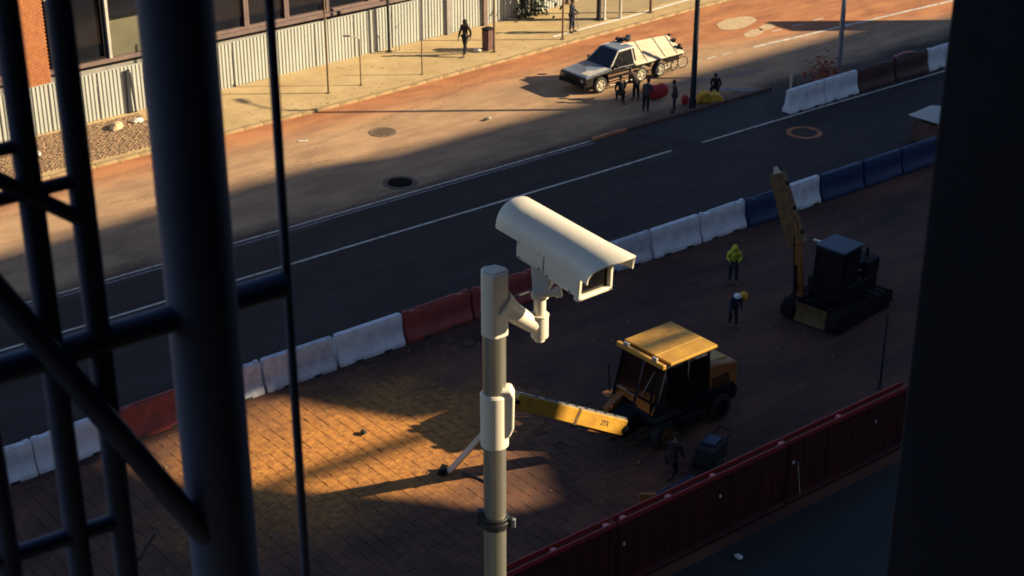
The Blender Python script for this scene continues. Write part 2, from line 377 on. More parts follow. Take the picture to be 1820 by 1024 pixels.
# resurfaced patch with sealed joints
M['patch_asph'] = mat('patch_asphalt', (.026, .025, .029), (.017, .017, .021), .8, .85, world=True, bump=.3)
sheet('asphalt_patch', [(46.9, 49.75), (47.95, 47.2), (53.4, 46.92), (62, 46.7), (62, 49.6)], .016, M['patch_asph'], rd)
for pts in ([(46.8, 49.8), (47.95, 47.2)], [(47.95, 47.2), (53.2, 47.02)]): marking(pts, .14, 'sealed_joint', 'soot', .0215)
mk = bpy.data.objects.new('median_kerb', None); C.objects.link(mk); mk['kind'] = 'structure'
for i in range(11):
    b = MB(); b.box((0, 0, 0), (.96, .2, .16)); m = M['orange_paint'] if i < 2 else M['brown_kerb']
    b.build('kerb_stone', m, mk, bevel=.02, loc=(45.0 + i, 50.08 - .006 * i, .04), rot=(0, 0, random.uniform(-.02, .02)))

# paving slabs in the lit part of the site (300 as parts, the rest joined)
cells = []
for i in range(62):
    for j in range(62):
        x = 10.5 + i * .37 + random.uniform(-.01, .01); y = 26.9 + j * .2 + (.0 if i % 2 else .1)
        if x > 26.5 + 2.5 * noise.noise((x * .5, y * .5, 2)) + (39 - y) * .25 + random.uniform(-.5, .5): continue
        cells.append((x, y, i, j))
near = sorted(cells, key=lambda c: (c[0] - 21.5) ** 2 + ((c[1] - 35.4) * 1.5) ** 2)
pmeshes = []
for k in range(3):
    b = MB(); b.box((0, 0, 0), (.354 - .004 * k, .193, .05)); me = b.mesh('paving_slab', M['slab']); pmeshes.append(me)
for k, c in enumerate(near[:290]):
    o = bpy.data.objects.new('paving_slab', pmeshes[k % 3]); C.objects.link(o); o.parent = site
    o.location = (c[0], c[1], random.uniform(-.022, -.014)); o.rotation_euler = (random.uniform(-.008, .008), random.uniform(-.008, .008), random.uniform(-.008, .008))
b = MB()
for c in near[290:]:
    b.box((c[0], c[1], random.uniform(-.025, -.015)), (.354, .193, .05), (random.uniform(-.008, .008), random.uniform(-.008, .008), random.uniform(-.008, .008)))
o = b.build('paving_slabs', M['slab'], site); o['kind'] = 'stuff'

# cobbles on the far pavement (left)
b = MB(); 
for i in range(58):
    for j in range(30):
        x = 19.5 + i * .2; y = 61.0 + j * .135 + .02 * math.sin(i)
        if x > 30.6 + .15 * math.sin(j): continue
        b.box((x + (j * .618 % 1) * .2 + random.uniform(-.03, .03), y + random.uniform(-.02, .02), .12 + random.uniform(0, .022)), (.17, .11, .06), (random.uniform(-.16, .16), random.uniform(-.16, .16), random.uniform(-.3, .3)), .8)
tag(b.build('cobbles', M['cobble']), 'brown cobbles laid on the pavement below the corrugated fence', 'cobbles', kind='stuff')

b = MB()
for i in range(420):
    x = random.uniform(24, 72); y = 60.6 + random.random() ** 2 * 4.5 + max(0, x - 50) * .06; s_ = random.uniform(.02, .06)
    b.box((x, y, .125 + s_ * .2), (s_, s_ * .8, s_ * .6), (0, 0, random.uniform(0, 3)), .6)
for i in range(500):
    x = random.uniform(20, 80); y = 60.3 - random.random() ** 2 * 3.0 + max(0, x - 52) * .03; s_ = random.uniform(.02, .055)
    b.box((x, y, .015 + s_ * .2), (s_, s_ * .8, s_ * .6), (0, 0, random.uniform(0, 3)), .6)
for i in range(500):
    x = random.uniform(10, 60); y = random.uniform(26.2, 39.3); s_ = random.uniform(.02, .07)
    b.box((x, y, .0 + s_ * .25), (s_, s_ * .8, s_ * .6), (0, 0, random.uniform(0, 3)), .6)
tag(b.build('grit', M['kerb']), 'loose grit and small stones scattered over the pavement, road edge and site', 'grit', kind='stuff')

# ---------------------------------------------------------------- near building wall (out of frame; outline and opening cut to shape sun and shade)
T = math.tan(R(SUN_EL)); Y0 = 1.4
def up(x, y, h=0): t = (y - Y0) / .6; return (x + .8 * t, h + T * t)
bump1 = [up(66.5, 53.9), up(69.0, 52.4), up(76, 52.0), up(90, 52.0)]
zt = up(0, 54.0)[1]
outer = [(6.6, -.1), (260, -.1), (260, zt), (bump1[-1][0] + 30, up(0, 52)[1])] + bump1[::-1] + [(up(61, 54)[0], zt), (up(36, 54.3)[0], up(0, 54.3)[1]), (up(33, 55.4)[0], up(0, 55.2)[1]), (up(14, 54.6)[0], up(0, 54.6)[1]), (6.6, zt)]
hole = [up(*p) for p in [(16.4, 39.0), (18.8, 39.5), (22.0, 39.8), (22.8, 38.3), (24.5, 35.7), (27.6, 34.7), (25.0, 29.6), (23.8, 29.8), (22.9, 31.0), (21.8, 32.4), (20.4, 33.9), (19.0, 35.2), (17.4, 37.0)]]
def slabwall(loops, y0, y1, name, m, parent=None):
    tri = tessellate_polygon([[Vector((p[0], p[1], 0)) for p in l] for l in loops]); flat = [p for l in loops for p in l]; n = len(flat)
    b = MB(); b.add([(p[0], y0, p[1]) for p in flat] + [(p[0], y1, p[1]) for p in flat], [tuple(t) for t in tri] + [tuple(n + i for i in t)[::-1] for t in tri])
    k = 0
    for l in loops:
        q = len(l); b.add([(p[0], y0, p[1]) for p in l] + [(p[0], y1, p[1]) for p in l], [(i, (i + 1) % q, q + (i + 1) % q, q + i) for i in range(q)])
    return b.build(name, m, parent)
nb = thing('shade_building', 'building at the viewpoint with an unseen wall cut to shape sun and shade', 'building', (0, 0, 0))
slabwall([outer, hole], Y0 - .2, Y0, 'wall', M['render_wall'], nb)  # unseen wall, outline and opening cut to shape sun and shade
for (pa, pb) in (((19.0, 35.1), (27.5, 34.5)),):      # unseen beam across the opening, placed for the dark stripe on the paving
    a = up(*pa); c = up(*pb); b = MB(); dd = Vector((c[0] - a[0], 0, c[1] - a[1])) * .3
    b.cyl((a[0] - dd.x, Y0 - .12, a[1] - dd.z), (c[0] + dd.x, Y0 - .12, c[1] + dd.z), .22); b.build('shade_beam', M['dsteel'], nb)
b = MB(); b.box((3.4, Y0 - .1, 10.2), (6.4, .2, 20.6)); b.build('unseen_lower_wall', M['concrete'], nb)
b = MB(); b.box((3.4, Y0 - .1, 33.6), (6.4, .2, 13)); b.build('upper_wall', M['concrete'], nb)  # unseen; gap between these two walls lets sun onto the security camera
b = MB(); b.box((-30, Y0 - .1, 19), (57.8, .2, 38)); b.build('unseen_side_wall', M['render_wall'], nb)
b = MB(); b.box((2.3, 2.65, 20.4), (2.6, 2.45, .2)); ledge = b.build('ledge', M['concrete'], nb, bevel=.01)
# stair room that holds the viewpoint
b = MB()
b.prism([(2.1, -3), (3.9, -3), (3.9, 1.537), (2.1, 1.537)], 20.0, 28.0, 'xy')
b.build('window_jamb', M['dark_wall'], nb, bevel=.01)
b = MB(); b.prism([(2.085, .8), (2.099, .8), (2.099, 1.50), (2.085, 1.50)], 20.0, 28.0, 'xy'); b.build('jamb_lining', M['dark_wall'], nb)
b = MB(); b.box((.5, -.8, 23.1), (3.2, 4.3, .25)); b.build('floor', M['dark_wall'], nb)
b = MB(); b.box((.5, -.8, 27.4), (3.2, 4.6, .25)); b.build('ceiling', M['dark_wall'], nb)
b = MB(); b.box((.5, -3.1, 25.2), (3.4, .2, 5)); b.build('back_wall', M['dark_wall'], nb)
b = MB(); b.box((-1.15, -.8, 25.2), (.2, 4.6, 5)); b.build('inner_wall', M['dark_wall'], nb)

# ---------------------------------------------------------------- foreground scaffold tubes
YB = 1.9
sc = thing('tube_railing', 'dark navy tube railing with bars and braces at the left edge of the view', 'railing', (.8, YB, 22.2))
def rel(x, y, z): return (x - .8, y - YB, z - 22.2)
def bar(name, x, z0, z1, r, y=YB, n=20): 
    b = MB(); b.cyl(rel(x, y, z0), rel(x, y, z1), r, n=n); return b.build(name, M['tube'], sc)
RB = lambda az, y=YB: y / math.tan(R(51.3 + az))
bar('bar', RB(20.0), 22.2, 26, .0165); bar('bar', RB(17.35), 22.2, 26, .0165); bar('bar', RB(15.6), 22.2, 26, .0165)
bar('rod', RB(8.5), 22.2, 26, .0068, n=12)
b = MB(); b.cyl(rel(RB(11.72), YB, 22.2), rel(RB(11.72), YB, 26), .0495, n=40); b.build('post', M['tube'], sc)
def hb(name, x0, z0, x1, z1, r, y=YB, n=18): b = MB(); b.cyl(rel(x0, y, z0), rel(x1, y, z1), r, n=n); return b.build(name, M['tube'], sc)
hb('rail', .45, 23.973, 1.10, 23.969, .0195, YB); hb('rail', .45, 24.204, .812, 24.204, .0095, YB); hb('rail', .5, 24.268, .74, 24.268, .009, YB)
hb('rail', .5, 23.70, .82, 23.684, .0125, YB)
hb('brace', .56, 24.345, .80, 24.155, .0105, YB - .01); hb('brace', .56, 24.345 - .08 + .045, .93, 23.615, .0175, YB - .015)
b = MB(); b.tube([rel(.80 + .012 * t, YB, 23.60 - .01 * math.sin(t * .9) + .006 * t) for t in range(6)], .0022, 6); b.build('cable', M['black'], sc)
b = MB(); b.box((.2, -.22, 0), (1.6, .7, .06)); b.build('toe_board', M['tube'], sc)

# ---------------------------------------------------------------- security camera on its pole
# local x = to the viewer's right, y = away from the viewer
D = 4.3; az = R(51.3); px = -.052
P0 = Vector((D * math.cos(az) + px * math.sin(az), D * math.sin(az) - px * math.cos(az), 20.5))
pol = thing('camera_pole', 'grey pole with cream cap, white collar and black band clamp, carrying the security camera', 'pole', P0, R(-38.7))
Z = lambda z: z - 20.5
b = MB(); b.cyl((0, 0, 0), (0, 0, Z(22.85)), .0345, n=48); b.build('shaft', M['pole'], pol)
b = MB(); b.cyl((0, 0, 0), (0, 0, .02), .09, n=32); b.build('base_plate', M['dsteel'], pol)
oct_ = [(-.037, -.012), (-.030, -.022), (-.004, -.040), (.006, -.040), (.034, -.020), (.041, -.010), (.041, .014), (.030, .028), (.004, .040), (-.026, .034), (-.037, .020)]
b = MB(); b.prism(oct_, Z(22.795), Z(23.0), 'xy'); cap = b.build('cap', M['cream'], pol, bevel=.006, seg=3)
b = MB(); b.prism([(-.031, -.012), (.0, -.033), (.035, -.010), (.035, .014), (.004, .034), (-.031, .018)], Z(23.0), Z(23.004), 'xy'); b.build('cap_lid', M['cream2'], pol, bevel=.002)
b = MB(); b.cyl((0, 0, Z(22.425)), (0, 0, Z(22.598)), .0425, n=48); b.cyl((0, 0, Z(22.598)), (0, 0, Z(22.606)), .0425, .037, n=48); col_ = b.build('collar', M['cream'], pol, bevel=.002)
b = MB(); b.prism([(.0, Z(22.46)), (.045, Z(22.46)), (.058, Z(22.49)), (.060, Z(22.60)), (.050, Z(22.622)), (.0, Z(22.622))], -.03, .028, 'xz'); b.build('collar_box', M['cream'], pol, bevel=.008, seg=3)
b = MB(); b.cyl((0, 0, Z(22.135)), (0, 0, Z(22.175)), .043, n=32); b.cyl((0, 0, Z(22.152)), (0, 0, Z(22.162)), .047, n=32); cl = b.build('band_clamp', M['black'], pol, bevel=.003)
b = MB(); b.box((.045, -.012, Z(22.155)), (.022, .02, .035)); b.build('clamp_lug', M['black'], pol, bevel=.004)
b = MB(); b.box((-.042, .0, Z(22.165)), (.03, .03, .05)); b.build('clamp_lug', M['black'], pol, bevel=.004)
b = MB(); b.box((.056, -.016, Z(22.155)), (.014, .014, .03)); b.build('clamp_bolt', M['greypost'], pol, bevel=.003)

# the camera itself
cc = thing('security_camera', 'cream bullet security camera with a rounded sun hood, held on a bracket by the pole', 'security camera', P0 + Vector((0, 0, Z(22.885))), R(-38.7))
zz = 22.885
b = MB()
b.tube([(.028, .008, .0), (.052, .018, -.025), (.09, .032, -.058), (.118, .042, -.082)], [.036, .031, .028, .025], 24); b.cyl((.018, .004, .008), (.038, .012, -.010), .044, .036, n=28)
b.build('arm', M['cream'], cc)
ex, ey = .133, .048
zo = -.024
b = MB(); b.cyl((ex, ey, -.098 + zo), (ex, ey, -.03 + zo), .026, n=28); b.cyl((ex, ey, -.112 + zo), (ex, ey, -.098 + zo), .016, n=20); b.cyl((ex, ey, -.03 + zo), (ex, ey, -.022 + zo), .028, n=28); b.build('elbow', M['cream2'], cc, bevel=.003)
b = MB(); b.cyl((ex, ey, -.022 + zo), (ex, ey, .04 + zo), .018, n=24); b.cyl((ex, ey, .03 + zo), (ex, ey, .048 + zo), .026, n=24); b.build('stem', M['cream2'], cc, bevel=.002)
b = MB(); b.cyl((ex, ey - .026, .052 + zo), (ex + .055, ey - .030, .062 + zo), .011, n=14); b.cyl((ex + .042, ey - .030, .060 + zo), (ex + .062, ey - .031, .0645 + zo), .017, n=14); b.build('knob', M['cream2'], cc, bevel=.002)
# housing frame: u along the lens axis
H0 = Vector((.058, .225, .182)); yw, pt = .883, .07
U = Vector((math.cos(yw) * math.cos(pt), -math.sin(yw) * math.cos(pt), -math.sin(pt)))
Vv = Vector((math.sin(yw), math.cos(yw), 0)); Wn = U.cross(Vv) * -1; 
if Wn.z < 0: Wn = -Wn
HM = Matrix((( U.x, Vv.x, Wn.x, H0.x), (U.y, Vv.y, Wn.y, H0.y), (U.z, Vv.z, Wn.z, H0.z), (0, 0, 0, 1)))
def hpart(b, name, m, bevel=0, seg=2, parent=None):
    o = b.build(name, m, cc, bevel=bevel, seg=seg); o.matrix_local = HM; return o
# body: u 0.035..0.31
b = MB(); 
def ring(u, wd, z0, z1, r=.012):
    return [(u, -wd / 2, z0 + r), (u, -wd / 2 + r, z0), (u, wd / 2 - r, z0), (u, wd / 2, z0 + r), (u, wd / 2, z1), (u, -wd / 2, z1)]
b.loft([ring(.085, .118, -.086, .03), ring(.205, .118, -.088, .03)], smooth=False); hpart(b, 'body', M['cream'], .004)
b = MB(); b.loft([ring(.212, .122, -.092, .03), ring(.352, .127, -.094, .03)], smooth=False); hpart(b, 'front_body', M['cream'], .004)
# front frame with an opening
b = MB(); fo = [(-.066, -.097), (.066, -.097), (.064, -.004), (-.064, -.004)]; fi = [(-.054, -.083), (.054, -.083), (.052, -.014), (-.052, -.014)]
A = [(.350, *p) for p in fo]; B = [(.350, *p) for p in fi]; A2 = [(.370, *p) for p in fo]; B2 = [(.370, *p) for p in fi]
q4 = lambda o1, o2: [(o1 + i, o1 + (i + 1) % 4, o2 + (i + 1) % 4, o2 + i) for i in range(4)]
b.add(A + B + A2 + B2, q4(0, 4) + q4(8, 12) + q4(0, 8) + q4(4, 12)); hpart(b, 'front_frame', M['cream'], .004)
b = MB(); b.box((.3555, 0, -.048), (.003, .112, .076)); hpart(b, 'window', M['lens'])
b = MB(); b.cyl((.357, .005, -.048), (.362, .005, -.048), .024, n=28); hpart(b, 'lens', M['lens'], .002)
b = MB(); b.box((.155, 0, -.093), (.09, .05, .012)); hpart(b, 'mount_plate', M['cream2'], .003)
# hood: thick half-round shell longer than the body, front edge cut back
n = 26; outer_, inner_ = [], []
def hood_sec(u, wd, ht, drop):
    pts = []
    for i in range(n + 1):
        a = math.pi * i / n; c = math.cos(a); s_ = math.sin(a)
        pts.append((u, -wd / 2 * c * (1 if True else 1), drop + ht * (abs(s_) ** .85)))
    return pts
b = MB(); th = .0045
secs = []
for k, u in enumerate([0, .010, .07, .22, .36, .470, .484]):
    f_ = .93 if k == 0 else 1.0
    secs.append((u, (.150 + .026 * max(0, (u - .3) / .18) ** 1.5) * f_, .082 * f_, -.010))
OUT = [hood_sec(u, a, h_, d_) for u, a, h_, d_ in secs]; INN = [hood_sec(u, a - 2 * th, h_ - th, d_) for u, a, h_, d_ in secs]
for k, (s1, s2) in enumerate(zip(OUT, INN)):     # the front lip sweeps back towards the sides
    if k >= 5:
        for i in range(n + 1):
            sd_ = abs(math.cos(math.pi * i / n)); cut = (.060 if k == 6 else .052) * sd_ ** 2.2
            s1[i] = (s1[i][0] - cut, s1[i][1], s1[i][2]); s2[i] = (s2[i][0] - cut, s2[i][1], s2[i][2])
b.loft(OUT, cap=False, closed=False); b.loft(INN, cap=False, closed=False)
for a_, b_ in ((OUT[0], INN[0]), (OUT[-1], INN[-1])): b.loft([a_, b_], cap=False, closed=False, smooth=False)
for i in (0, n): b.add([s[i] for s in OUT] + [s[i] for s in INN], [(k, k + 1, 7 + k + 1, 7 + k) for k in range(6)])
hpart(b, 'sun_hood', M['cream'])
b = MB(); b.loft([[(.006, p[1] * .97, p[2]) for p in OUT[0]], [(.010, p[1] * .97, p[2]) for p in OUT[0]]], closed=False, smooth=False); hpart(b, 'hood_end', M['cream'])
for u_, v_, w_ in ((.10, -.0605, -.02), (.10, -.0605, -.07), (.19, -.0605, -.02), (.19, -.0605, -.07), (.23, -.0645, -.075), (.33, -.0645, -.08)):
    b = MB(); b.cyl((u_, v_ + .001, w_), (u_, v_ - .0025, w_), .0035, n=10); hpart(b, 'screw', M['greypost'])
for v_ in (-.045, .045): b = MB(); b.cyl((.369, v_ * 1.3, -.090), (.3715, v_ * 1.3, -.090), .003, n=8); hpart(b, 'screw', M['greypost'])
b = MB(); b.cyl((.13, .02, -.086), (.13, .02, -.108), .009, n=12); hpart(b, 'cable_gland', M['black'])
pc0 = H0 + U * .13 + Vv * .02 + Wn * -.105
b = MB(); b.tube([pc0, pc0 + Vector((-.01, .01, -.05)), pc0 + Vector((-.05, .0, -.09)), (.05, .035, .01), (.03, .03, .02)], .0042, 8); b.build('cable', M['black'], cc)
# bracket between stem and housing
b = MB(); tgt = H0 + U * .155 + Wn * -.098
b.loft([[(ex - .02, ey - .018, .046 + zo), (ex + .02, ey - .018, .046 + zo), (ex + .02, ey + .018, .046 + zo), (ex - .02, ey + .018, .046 + zo)],
        [tuple(tgt + U * -.05 + Vv * -.02), tuple(tgt + U * .05 + Vv * -.02), tuple(tgt + U * .05 + Vv * .02), tuple(tgt + U * -.05 + Vv * .02)]], smooth=False)
b.build('bracket', M['cream2'], cc, bevel=.003)

# ---------------------------------------------------------------- corrugated fence and building across the street
A0, A1 = Vector((20.0, 65.05)), Vector((57.0, 66.45)); fd = (A1 - A0).normalized(); fang = math.atan2(fd.y, fd.x); FH = 2.12
b = MB(); prof = []; k = 0; pw = 2.36; rib = .188
nrib = int(pw / rib)
for i in range(nrib):
    x = i * rib; prof += [(x, .0), (x + .045, .0), (x + .060, -.05), (x + .172, -.05)]
prof.append((nrib * rib, 0))
vs = [(p[0], p[1], 0) for p in prof] + [(p[0], p[1], FH) for p in prof] + [(p[0], p[1] + .003, 0) for p in prof] + [(p[0], p[1] + .003, FH) for p in prof]; q = len(prof)
b.add(vs, [(i, i + 1, q + i + 1, q + i) for i in range(q - 1)] + [(2 * q + i, 3 * q + i, 3 * q + i + 1, 2 * q + i + 1) for i in range(q - 1)] + [(q + i, q + i + 1, 3 * q + i + 1, 3 * q + i) for i in range(q - 1)])
fence = thing('corrugated_fence', 'long white corrugated metal fence along the far pavement in front of the building', 'fence', (A0.x, A0.y, .115), fang)
PLEN = nrib * rib
pmesh = b.mesh('panel', M['sheet']); total = (A1 - A0).length
kx = 0.02; idx = 0
while kx + PLEN < total + .3:
    o = bpy.data.objects.new('panel', pmesh); C.objects.link(o); o.parent = fence; o.location = (kx, random.uniform(-.012, .012), random.uniform(-.02, .02)); o.rotation_euler = (random.uniform(-.01, .01), 0, 0)
    kx += PLEN + (.03 if idx % 3 else .05); idx += 1
b = MB(); b.box((0, .09, FH / 2), (.06, .06, FH)); fp = b.build('post', M['brownpost'], fence)
for i in range(1, 16): link_copy(fp, fence, (i * 2.36, 0, 0))
for z in (.5, 1.7): b = MB(); b.box((total / 2, .045, z), (total, .04, .05)); b.build('rail', M['brownpost'], fence)
b = MB(); b.box((total / 2, -.015, FH + .01), (total, .06, .02)); b.build('top_trim', M['sheet'], fence)
for xx, wd, m in ((28.8, .32, 'concrete'), (31.2, .26, 'frame')):
    b = MB(); b.box((xx, -.12, FH / 2 + .05), (wd, .14, FH + .2)); b.build('pier', M[m], fence, bevel=.01)
b = MB(); b.box((10.62, -.14, 1.0), (.17, .08, 2.0), (0.02, .03, 0)); b.box((10.80, -.16, .9), (.07, .08, 1.9), (0, -.06, 0)); tag(b.build('timber_props', M['darkpost'], None, loc=(A0.x, A0.y, .115), rot=(0, 0, fang)), 'two dark timber props leaning at the fence above the white bag', 'props')

bl = thing('shop_building', 'low building with dark windows, brick pier and concrete sill behind the corrugated fence', 'building', (20, 67.3, .115))
bx = lambda X: X - 20
b = MB(); b.box((bx(40), .3, .95), (56, .6, 1.9)); b.build('wall', M['concrete'], bl)
b = MB(); b.box((bx(40), 6.3, 4.5), (56, 11.2, 9)); b.build('rear_wall', M['dark_wall'], bl)
b = MB(); b.box((bx(40), .3, 7.6), (56, .6, 3.0)); b.build('upper_wall', M['concrete'], bl)
b = MB(); b.box((bx(40), -.06, 1.98), (56, .5, .16)); b.build('sill', M['frame'], bl, bevel=.01)
# brick pier
pier = MB(); pier.box((bx(27.1), .05, 4.5), (1.32, .7, 9)); pier = pier.build('pier', M['mortar'], bl)
b = MB()
for r_ in range(78):
    for k in range(7):
        x = bx(26.42) + .02 + k * .222 - (.11 if r_ % 2 else 0); x0_, x1_ = max(x, bx(26.4)), min(x + .208, bx(27.8))
        if x1_ - x0_ < .03: continue
        b.box(((x0_ + x1_) / 2, -.315, 1.6 + r_ * .08), (x1_ - x0_, .05 + random.uniform(0, .012), .066))
o = b.build('bricks', M['brick'], pier); o['kind'] = 'stuff'
wm = MB(); wm.box((0, 0, 0), (1, .04, 1)); wpane = wm.mesh('pane', M['glass'])
def win(x0, x1, z0, z1, fm='frame', fw=.14):
    cx, cz, W, Hh = (x0 + x1) / 2, (z0 + z1) / 2, x1 - x0, z1 - z0
    b = MB(); b.box((bx(x0) + fw / 2, .0, cz), (fw, .2, Hh)); b.box((bx(x1) - fw / 2, 0, cz), (fw, .2, Hh)); b.box((bx(cx), 0, z0 + fw / 2), (W - 2 * fw, .2, fw)); b.box((bx(cx), 0, z1 - fw / 2), (W - 2 * fw, .2, fw))
    f = b.build('window', M[fm], bl); p = bpy.data.objects.new('pane', wpane); C.objects.link(p); p.parent = f; p.location = (bx(cx), .06, cz); p.scale = (W - 2 * fw, 1, Hh - 2 * fw)
win(21.5, 23.8, 2.07, 6.0); win(23.9, 26.3, 2.07, 6.0)
win(28.0, 30.62, 2.07, 5.15, 'dsteel', .1)
b = MB(); b.box((bx(29.3), -.05, 5.32), (2.75, .4, .3)); b.build('lintel', M['white_frame'], bl, bevel=.01)
b = MB(); b.box((bx(30.78), -.06, 3.9), (.13, .3, 3.8)); b.build('mullion', M['white_frame'], bl)
b = MB(); b.box((bx(32.3), .0, 2.9), (2.8, .12, 1.65)); b.build('infill_panel', M['olive'], bl)
win(30.9, 33.7, 3.75, 6.0, 'dsteel', .08)
xs = [33.75, 35.4, 37.85, 40.05, 42.4, 44.85, 47.3, 49.7, 52.1, 54.5, 56.9, 59.3]
for a, c in zip(xs, xs[1:]): win(a, c - .012, 2.07, 6.05, 'frame', .12)

# ---------------------------------------------------------------- concrete and plastic road barriers
def barrier_mesh(m, L=2.46, style=0):
    prof = [(-.30, 0), (-.30, .08), (-.285, .14), (-.22, .26), (-.165, .38), (-.14, .52), (-.12, .75), (-.105, 1.0), (-.085, 1.03), (.085, 1.03), (.105, 1.0), (.12, .75), (.14, .52), (.165, .38), (.22, .26), (.285, .14), (.30, .08), (.30, 0)]
    b = MB(); rings = []
    for x in (-L / 2, -L / 2 + .10, -.8, .8, L / 2 - .10, L / 2):
        e = 1.0 if abs(x) < L / 2 - .01 else .93
        rings.append([(x, p[0] * e, p[1] * (1 if e == 1 else .985)) for p in prof])
    b.loft(rings, smooth=True)
    me = b.mesh('body', m); return me
bmesh_ = {k: barrier_mesh(M[k]) for k in ('bar_white', 'bar_grey', 'bar_red', 'bar_brown', 'bar_blue')}
notch = MB(); notch.box((0, 0, 1.035), (1.5, .09, .05)); notch.box((-1.12, 0, 1.03), (.16, .12, .07)); notch.box((1.12, 0, 1.03), (.16, .12, .07))
nmesh = {k: notch.mesh('top_ridge', M[k]) for k in bmesh_}
slot = MB(); slot.box((-.55, 0, .02), (.30, .62, .09)); slot.box((.55, 0, .02), (.30, .62, .09)); smesh = slot.mesh('fork_slot', M['soot'])
def barrier(x0, x1, y, k, label, group, dz=0, tilt=0):
    L = x1 - x0; t = thing('road_barrier', label, 'barrier', ((x0 + x1) / 2, y + random.uniform(-.04, .04), .012), random.uniform(-.02, .02), group)
    o = bpy.data.objects.new('body', bmesh_[k]); C.objects.link(o); o.parent = t; o.scale = (L / 2.46, 1, 1 + random.uniform(-.02, .03)); o.rotation_euler = (0, R(tilt), 0)
    n_ = bpy.data.objects.new('top_ridge', nmesh[k]); C.objects.link(n_); n_.parent = t; n_.scale = (L / 2.46, 1, 1)
    s_ = bpy.data.objects.new('fork_slot', smesh); C.objects.link(s_); s_.parent = t
    return t
g1 = 'barriers between the road and the works'
rows = [(9.7, 12.1, 'bar_white', 'white barrier at the lower left edge of the view, farthest left in the row'),
 (12.15, 14.6, 'bar_white', 'white barrier second from the left, seen between the dark bars'),
 (14.65, 17.1, 'bar_white', 'white barrier just left of the leftmost red barrier'),
 (17.2, 19.7, 'bar_red', 'red barrier seen left of the thick dark post'),
 (19.75, 22.05, 'bar_grey', 'white barrier half hidden by the thick dark post'),
 (22.15, 24.65, 'bar_grey', 'scuffed white barrier crossed by the thin dark rod'),
 (24.8, 27.3, 'bar_white', 'clean white barrier next to the faded red one'),
 (27.4, 30.1, 'bar_red', 'faded red barrier in full view left of the camera pole'),
 (30.2, 32.8, 'bar_red', 'red barrier half hidden behind the camera pole'),
 (32.85, 35.5, 'bar_red', 'red barrier hidden behind the security camera'),
 (35.55, 38.15, 'bar_grey', 'greyish white barrier just right of the camera hood'),
 (38.25, 40.55, 'bar_white', 'white barrier between two others of its colour, right of the camera hood'),
 (40.65, 42.95, 'bar_white', 'white barrier touching the blue barrier, beyond the worker in yellow'),
 (43.05, 45.2, 'bar_blue', 'blue barrier just left of the raised digger arm'),
 (45.25, 46.95, 'bar_white', 'short white barrier behind the raised digger arm'),
 (47.05, 49.4, 'bar_blue', 'blue barrier just right of the raised digger arm'),
 (49.5, 51.7, 'bar_blue', 'middle one of the blue barriers right of the digger arm'),
 (51.8, 54.0, 'bar_blue', 'blue barrier below the white canopy corner'),
 (54.1, 56.4, 'bar_blue', 'blue barrier at the dark wall edge on the right')]
for i, (a, c, k, lab) in enumerate(rows):
    barrier(a, c, 39.9 - max(0, a - 30) * .022, k, lab, g1)
g2 = 'barriers on the centre of the road'
for a, c, k, lab in [(53.6, 55.9, 'bar_white', 'white barrier at the open end of the road row, pale end face showing'), (55.95, 58.2, 'bar_white', 'white barrier in front of the rust coloured plant'),
                     (58.3, 60.75, 'bar_brown', 'dark brown barrier next to the white one by the grey post'), (60.85, 63.2, 'bar_brown', 'dark brown barrier touching the far white one, pink scraps on top'), (63.3, 66.0, 'bar_white', 'white barrier farthest right on the road by the dark wall')]:
    barrier(a, c, 47.33, k, lab, g2)

# ---------------------------------------------------------------- tall red plastic hoarding nearest the viewer
def hoarding(x0, x1, label):
    L = x1 - x0; t = thing('plastic_hoarding', label, 'hoarding', (x0, 25.58, 0), 0, 'dark red plastic hoarding along the works')
    b = MB(); b.box((L / 2, 0, .93), (L - .06, .22, 1.86)); b.box((L / 2, 0, .06), (L - .02, .5, .12))
    for x in [.12, L / 3, 2 * L / 3, L - .12]: b.box((x, -.125, .95), (.10, .04, 1.74))
    b.build('body', M['fence_red'], t, bevel=.02)
    for i_ in range(int(L / .5)): b = MB(); b.box((.35 + i_ * .5, -.118, .95), (.34, .016, 1.35)); b.build('panel', M['fence_red'], t, bevel=.008)
    for s_ in (-1, 1):
        b = MB(); b.box((L / 2, s_ * .125, 1.93), (L - .03, .045, .14)); b.build('rim', M['fence_rim'], t, bevel=.012)
    return t
def peg(t, x):
    b = MB(); b.cyl((x, -.03, 1.86), (x, -.03, 1.97), .11, .09, n=16); b.build('peg', M['peg'], t, bevel=.015)
hs = [(12.0, 17.9, 'part of the dark red hoarding below the frame, farthest left', (.3, 5.6)), (17.95, 23.7, 'red hoarding section nearest the pole foot, running out of the frame at the bottom', (3.8, 5.5)),
      (23.76, 29.9, 'red hoarding section in the middle, with four pink pegs on its rim', (.25, 1.8, 3.4, 5.98)), (29.96, 35.0, 'red hoarding section farthest right, ending at the dark wall', (2.1,))]
for a, c, lab, pegs in hs:
    t = hoarding(a, c, lab)
    for p in pegs: peg(t, p)
    b = MB(); b.box((.2, -.16, 1.25), (.06, .03, .09)); b.box((3.6, -.16, 1.3), (.05, .03, .09)); b.build('latch', M['helmet'], t, bevel=.006)
b = MB(); b.tube([(30.2 + .25 * math.sin(t / 9 * math.pi) * .8, 25.3, 1.3 - 1.1 * math.sin(t / 9 * math.pi)) for t in range(10)], .012, 6); tag(b.build('hanging_cord', M['palepost']), 'pale cord looped on the red hoarding', 'cord')

